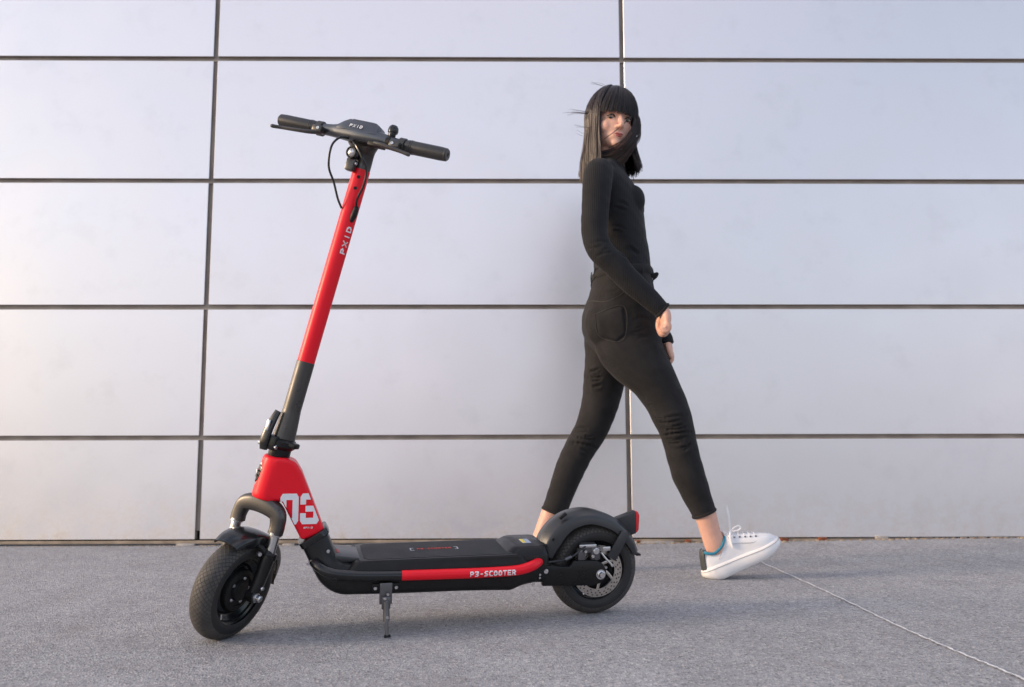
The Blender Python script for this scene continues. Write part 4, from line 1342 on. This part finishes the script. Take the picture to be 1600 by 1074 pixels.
# ---- shoes
def shoe(o, pitch, yc, ties):
    c, s = math.cos(pitch), math.sin(pitch)
    def T(x, y, z):
        x = x + .36 * max(0.0, z - .042) * min(1.0, max(0.0, 1 - x / .085))      # the counter leans forward
        return A(o[0] + x * c - z * s, yc + y, o[1] + x * s + z * c)
    tr = lambda g: (np.array([T(*v) for v in g[0]]), g[1])
    xs = [0, .006, .016, .035, .065, .10, .135, .17, .20, .225, .246, .260, .267, .270]
    hw = [.0, .015, .0245, .0320, .0340, .0330, .0350, .0405, .0430, .0405, .0330, .0220, .0115, .0]
    X = np.array(xs)
    Wd = np.array(hw)
    def W_(x): return np.interp(x, X, Wd)
    def zb(x):
        return np.where(x < .048, .0205 * ((.048 - x) / .048) ** 1.25, 0) + np.where(x > .19, .016 * ((x - .19) / .08) ** 1.8, 0)
    def zt(x): return np.interp(x, [0, .05, .14, .2, .25, .27], [.050, .049, .043, .039, .040, .043])
    fine = np.concatenate([np.linspace(0, .03, 10), np.linspace(.035, .235, 28), np.linspace(.24, .27, 12)])
    def outline(ins, f):
        L_ = [(x, W_(x), x) for x in fine]
        pts = L_ + [(x, -w, xx) for x, w, xx in L_[::-1][1:-1]]
        out = []
        for x, w, xx in pts:
            cx = .135
            px = cx + (x - cx) * (1 - ins / .135)
            py = np.sign(w) * max(abs(w) - ins, 0)
            out.append((px, py, float(f(x))))
        return np.array(out)
    sole = loft([outline(.003, lambda x: zb(x)), outline(-.0005, lambda x: zb(x) + .0025), outline(-.0045, lambda x: zb(x) * .6 + zt(x) * .35), outline(-.005, lambda x: zt(x) * .62 + zb(x) * .3),
                 outline(-.0025, lambda x: zt(x) * .9), outline(.000, lambda x: zt(x)), outline(.006, lambda x: zt(x) + .0005)])
    up_x = [.003, .010, .022, .04, .06, .085, .105, .122, .135, .155, .185, .215, .238, .254, .2625, .2665]
    up_h = [.100, .105, .099, .088, .084, .092, .108, .120, .115, .106, .092, .078, .068, .058, .049, .042]
    up_w = [.010, .018, .0255, .0305, .032, .0320, .0315, .0310, .0315, .0335, .0385, .0395, .0340, .0250, .0150, .006]
    q = catmull(np.column_stack([up_x, up_h, up_w]), 4)
    rings = []
    for x, h, w in q:
        base = float(zt(np.array(x))) - .008
        a = np.linspace(0, np.pi, 21)
        pts = [(x, w * np.sign(math.cos(t)) * abs(math.cos(t)) ** .75, base + (h - base) * math.sin(t) ** .62) for t in a]
        pts += [(x, -w * .6 + 1.2 * w * k / 5, base - .001) for k in range(1, 5)]
        rings.append(np.array(pts))
    upper = loft(rings)
    sh = obj('shoe', tr(upper), 'shoe_white', person, sharp=60)
    obj('sole', tr(sole), 'sole_white', sh, sharp=60)
    obj('sole_shade_line', tr((lambda O: tube(np.vstack([O, O[:2]]), .0012, 6, 1))(outline(-.0036, lambda x: zt(x) * .84))), 'seam_and_shade', sh)  # grey line paints the slight shade where sole and upper part
    # heel tab and padded collar
    rg = []
    for z, g in ((.047, .001), (.065, .002), (.085, .0025), (.101, .002), (.106, -.001)):
        xx = [.013, .009, .004, .001, .004, .009, .013]
        yy = [.0222, .0185, .0120, 0, -.0120, -.0185, -.0222]
        rg.append(np.array([(x - g * 1.6, y * (1 + g * 20), z) for x, y in zip(xx, yy)] + [(x + .004, y * .8, z) for x, y in zip(xx[::-1], yy[::-1])]))
    obj('heel_tab', tr(loft(rg)), 'shoe_black', sh, sharp=50)
    col = [(.006, 0, .102), (.014, .020, .099), (.030, .0275, .091), (.050, .0295, .085), (.068, .029, .087), (.088, .028, .093), (.104, .0235, .105)]
    col2 = col + [(.113, .012, .112), (.115, 0, .114)]
    ring_ = col2 + [(x, -y, z) for x, y, z in col2[::-1][1:]]
    obj('collar', tr(tube(ring_, .0042, 10, 4)), 'teal', sh)
    # tongue, eyestays and laces
    obj('tongue', tr(tube([(.116, 0, .106), (.119, 0, .122), (.116, 0, .132)], [.013, .014, .010], 12, 4, ref=(1, 0, 0), k=.35)), 'shoe_white', sh)
    tops = np.array([(x, np.interp(x, up_x, up_h)) for x in np.linspace(.126, .205, 6)])
    for x, h in tops:
        obj('lace', tr(tube([(x - .002, -.0235, h - .0110), (x, -.0135, h - .0005), (x, 0, h + .0026), (x, .0135, h - .0005), (x - .002, .0235, h - .0110)], .0029, 8, 4, ref=(1, 0, 0), k=.8)), 'lace', sh)
        for sg in (-1, 1):
            obj('eyelet', tr(lathe([(.0028, 0), (.0032, .0016), (.0016, .0016)], A(x - .002, sg * (.718 * np.interp(x, up_x, up_w) + .001), (zt(x) - .008) * .152 + h * .848 + .001), A(0, sg, .8), 10)), 'dark_steel', sh)
    for sg in (-1, 1):
        obj('eyestay', tr(tube([(.120, sg * .0215, .101), (.145, sg * .0235, .092), (.18, sg * .027, .078), (.208, sg * .023, .068)], .0055, 10, 4, ref=(0, sg, .8), k=.35)), 'shoe_white', sh)
    for sg in (-1, 1):
        obj('stitching', tr(tube([(.118, sg * .0300, .088), (.15, sg * .0330, .078), (.185, sg * .0365, .064), (.214, sg * .030, .066), (.222, 0, .0735)], .0009, 6, 5)), 'seam_and_shade', sh)
        obj('stitching', tr(tube([(.060, sg * .0325, .062), (.075, sg * .0325, .075), (.100, sg * .0312, .094)], .0009, 6, 5)), 'seam_and_shade', sh)
    if ties:
        W3 = lambda P: (P[0], P[1])
        k0 = T(.138, -.010, .119)
        obj('lace', tube([k0, k0 + A(-.002, -.004, .022), k0 + A(-.006, -.006, .055), k0 + A(-.0115, -.006, .083)], [.0030, .0033, .0035, .0033], 8, 5, ref=Y3, k=.6), 'lace', sh, label='loose lace end whipping upwards')
        obj('lace', tube([k0, k0 + A(.012, -.006, .014), k0 + A(.026, -.008, .020), k0 + A(.032, -.008, .013), k0 + A(.024, -.008, .006), k0 + A(.006, -.006, .002)], .0027, 8, 6), 'lace', sh)
        obj('lace', tube([k0, k0 + A(-.004, -.014, -.004), k0 + A(-.006, -.021, -.018), k0 + A(-.003, -.024, -.036), k0 + A(.0, -.025, -.046)], [.003, .0042, .0045, .004, .003], 8, 5), 'lace', sh)
        obj('lace_knot', ellipsoid(k0, np.diag([.006, .006, .006])), 'lace', sh)
    return sh
shoe(SHOE_N, PITCHN, 2.70, True)
shoe(SHOE_F, 0.0, 2.84, False)

# ---- hair: a straight shoulder-length bob with a fringe, strand by strand
hr = np.random.default_rng(11)
hv, hf, ht = [], [], []
def strand(P, r0, r1, tint):
    P = np.asarray(P)
    n = len(P)
    T = np.gradient(P, axis=0)
    T /= np.linalg.norm(T, axis=1)[:, None] + 1e-9
    ref = HF * .3 + A(0, -1, .1)
    U = np.cross(T, ref)
    U /= np.linalg.norm(U, axis=1)[:, None] + 1e-9
    Wv = np.cross(U, T)
    base = len(hv)
    for i in range(n):
        t = i / (n - 1)
        r = r0 + (r1 - r0) * t
        for a in (0, 2.094, 4.189):
            hv.append(P[i] + U[i] * r * math.cos(a) + Wv[i] * r * math.sin(a))
            ht.append(min(1, max(0, tint * (0.25 + 1.1 * t))))
    for i in range(n - 1):
        for k in range(3):
            a, b = base + i * 3 + k, base + i * 3 + (k + 1) % 3
            hf.append((a, b, b + 3, a + 3))
def skull(th, ph, off):
    """th azimuth from the face towards the viewer's right, ph polar from the crown"""
    s, f, u = math.sin(th) * math.sin(ph), math.cos(th) * math.sin(ph), math.cos(ph)
    return HP(s * (.0745 + off), -.008 + f * (.091 + off), .020 + u * (.099 + off))
N_ST = 2600
for i in range(N_ST):
    th = hr.uniform(-math.pi, math.pi)
    fr = abs(th) < R(50)
    off = .004 + .014 * hr.uniform() ** 1.2
    ph0 = hr.uniform(.05, .55)
    tint = hr.uniform(0, .5) + (.5 if th < -R(50) else 0) * hr.uniform()  # browner on the viewer's left: warm sun sheen put into the hair colour
    if fr and hr.uniform() < .85:
        # fringe: over the brow, ending just above the eyes
        end = R(95) + hr.normal(0, .035)
        P = [skull(th * (.75 + .25 * t) + .12 * (1 - t), ph0 + (end - ph0) * t, off * .8 + .004 * t) for t in np.linspace(0, 1, 9)]
        strand(P, .0011, .0006, tint * .5 + (.25 if hr.uniform() < .2 else 0))
        continue
    if fr: th = math.copysign(R(50) + hr.uniform() * .3, th)
    phe = R(hr.uniform(84, 96))
    P = [skull(th + .10 * math.sin(3 * t) * hr.normal(0, .3), ph0 + (phe - ph0) * t, off) for t in np.linspace(0, 1, 8)]
    p = P[-1].copy()
    outd = nrm(np.array([p[0] - HC[0], p[1] - HC[1], 0]))
    zend = 1.362 + hr.normal(0, .008) + (.012 if th > 0 else -.006)
    # locks fall, spread a little on the wind side and curl in at the tips
    m_ = 10
    wind = A(-1, 0, 0) * (.012 if th < 0 else -.000) * hr.uniform(.3, 1.2)
    sway = hr.normal(0, .003, 3)
    for k in range(1, m_ + 1):
        t = k / m_
        z = p[2] + (zend - p[2]) * t
        inw = -.010 * math.sin(t * math.pi) if th > 0 else .002 * t
        q = A(p[0], p[1], z) + outd * (inw) + wind * t ** 2 + sway * t + A(.006 * math.sin(t * 5 + th * 3), 0, 0) * t
        # the hair on the near side rests on the shoulder
        P.append(q)
    strand(P, .0012, .0007, tint)
# a curtain of hair blown across the lower right of the face and on under the chin
for i in range(150):
    o = hr.uniform(.004, .042) if i % 4 else hr.uniform(-.014, .01)
    j = hr.normal(0, .0025)
    pts = [HP(.064 + o * .15, .045 + j, .045), HP(.060 + o * .3, .076 + j, .0), HP(.046 + o * .7, .096 + j, -.042), HP(.026 + o, .104 + j, -.080), HP(.004 + o, .102 + j, -.108 - o * .5), HP(-.022 + o, .088 + j, -.130 - o)]
    if hr.uniform() < .35: pts += [HP(-.055 + o, .060 + j, -.142 - o * .6)]
    wv = hr.normal(0, .0035)
    pts = [p + HS * wv * math.sin(1.7 * k) for k, p in enumerate(pts)]
    strand(catmull(pts, 4), .0008, .0004, hr.uniform(0, 1.0))
for i in range(5):
    o = hr.normal(0, .0015)
    strand(catmull([HP(.040, .088, .010), HP(.016 + o, .105, -.020), HP(-.014 + o, .099, -.056), HP(-.046 + o, .074, -.088)], 6), .0006, .0004, .1)
# a wisp flying out to the side, and finer flyaways
for i in range(10):
    y0 = hr.normal(0, .0028)
    strand(catmull([(.305, 2.74, 1.572 + y0 * .5), (.282, 2.74, 1.5725 + y0), (.25, 2.745, 1.5770 + y0 * 1.6), (.208 + hr.uniform(0, .035), 2.75, 1.5765 + y0 * 2.6)], 5), .0008, .0002, 1.0)
for i in range(5):
    z = 1.50 + hr.normal(0, .012)
    strand(catmull([(.30, 2.72, z), (.275, 2.72, z + .004), (.25 + hr.normal(0, .008), 2.72, z + hr.normal(.008, .006))], 5), .0006, .0003, .5)
for i in range(4):
    strand(catmull([HP(-.02, .0, .118), HP(-.05, 0, .128 + hr.normal(0, .003)), HP(-.085 + hr.normal(0, .01), 0, .127 + hr.normal(0, .005))], 5), .0005, .0003, .5)
hm = mesh_of('hair', (np.array(hv), hf), True, 0, recalc=False)
at = hm.attributes.new('tint', 'FLOAT', 'POINT')
at.data.foreach_set('value', np.array(ht, dtype=np.float32))
hair = obj('hair', hm, 'hair', person)
hair['kind'] = 'stuff'
# the mass of hair beneath the loose strands
cap_r = []
for th in np.linspace(-math.pi, math.pi, 40, endpoint=False):
    pass
rings = []
for ph in np.linspace(.05, R(92), 12):
    rg = []
    for th in np.linspace(-math.pi, math.pi, 44, endpoint=False):
        e = ph
        if abs(th) < R(58): e = min(ph, R(80))
        rg.append(skull(th, e, .004))
    rings.append(np.array(rg))
last = rings[-1]
for t in np.linspace(.15, 1, 8):
    rg = []
    for j, th in enumerate(np.linspace(-math.pi, math.pi, 44, endpoint=False)):
        q = last[j].copy()
        if abs(th) >= R(58):
            z = q[2] + (1.385 - q[2]) * t
            c_ = A(HC[0] - HF[0] * .02, HC[1] - HF[1] * .02, z)
            q = A(c_[0] + (q[0] - c_[0]) * (1 - .1 * t), c_[1] + (q[1] - c_[1]) * (1 - .1 * t), z)
        rg.append(q)
    rings.append(np.array(rg))
obj('hair_mass', loft(rings, cap=False), 'hair', person, sharp=0)
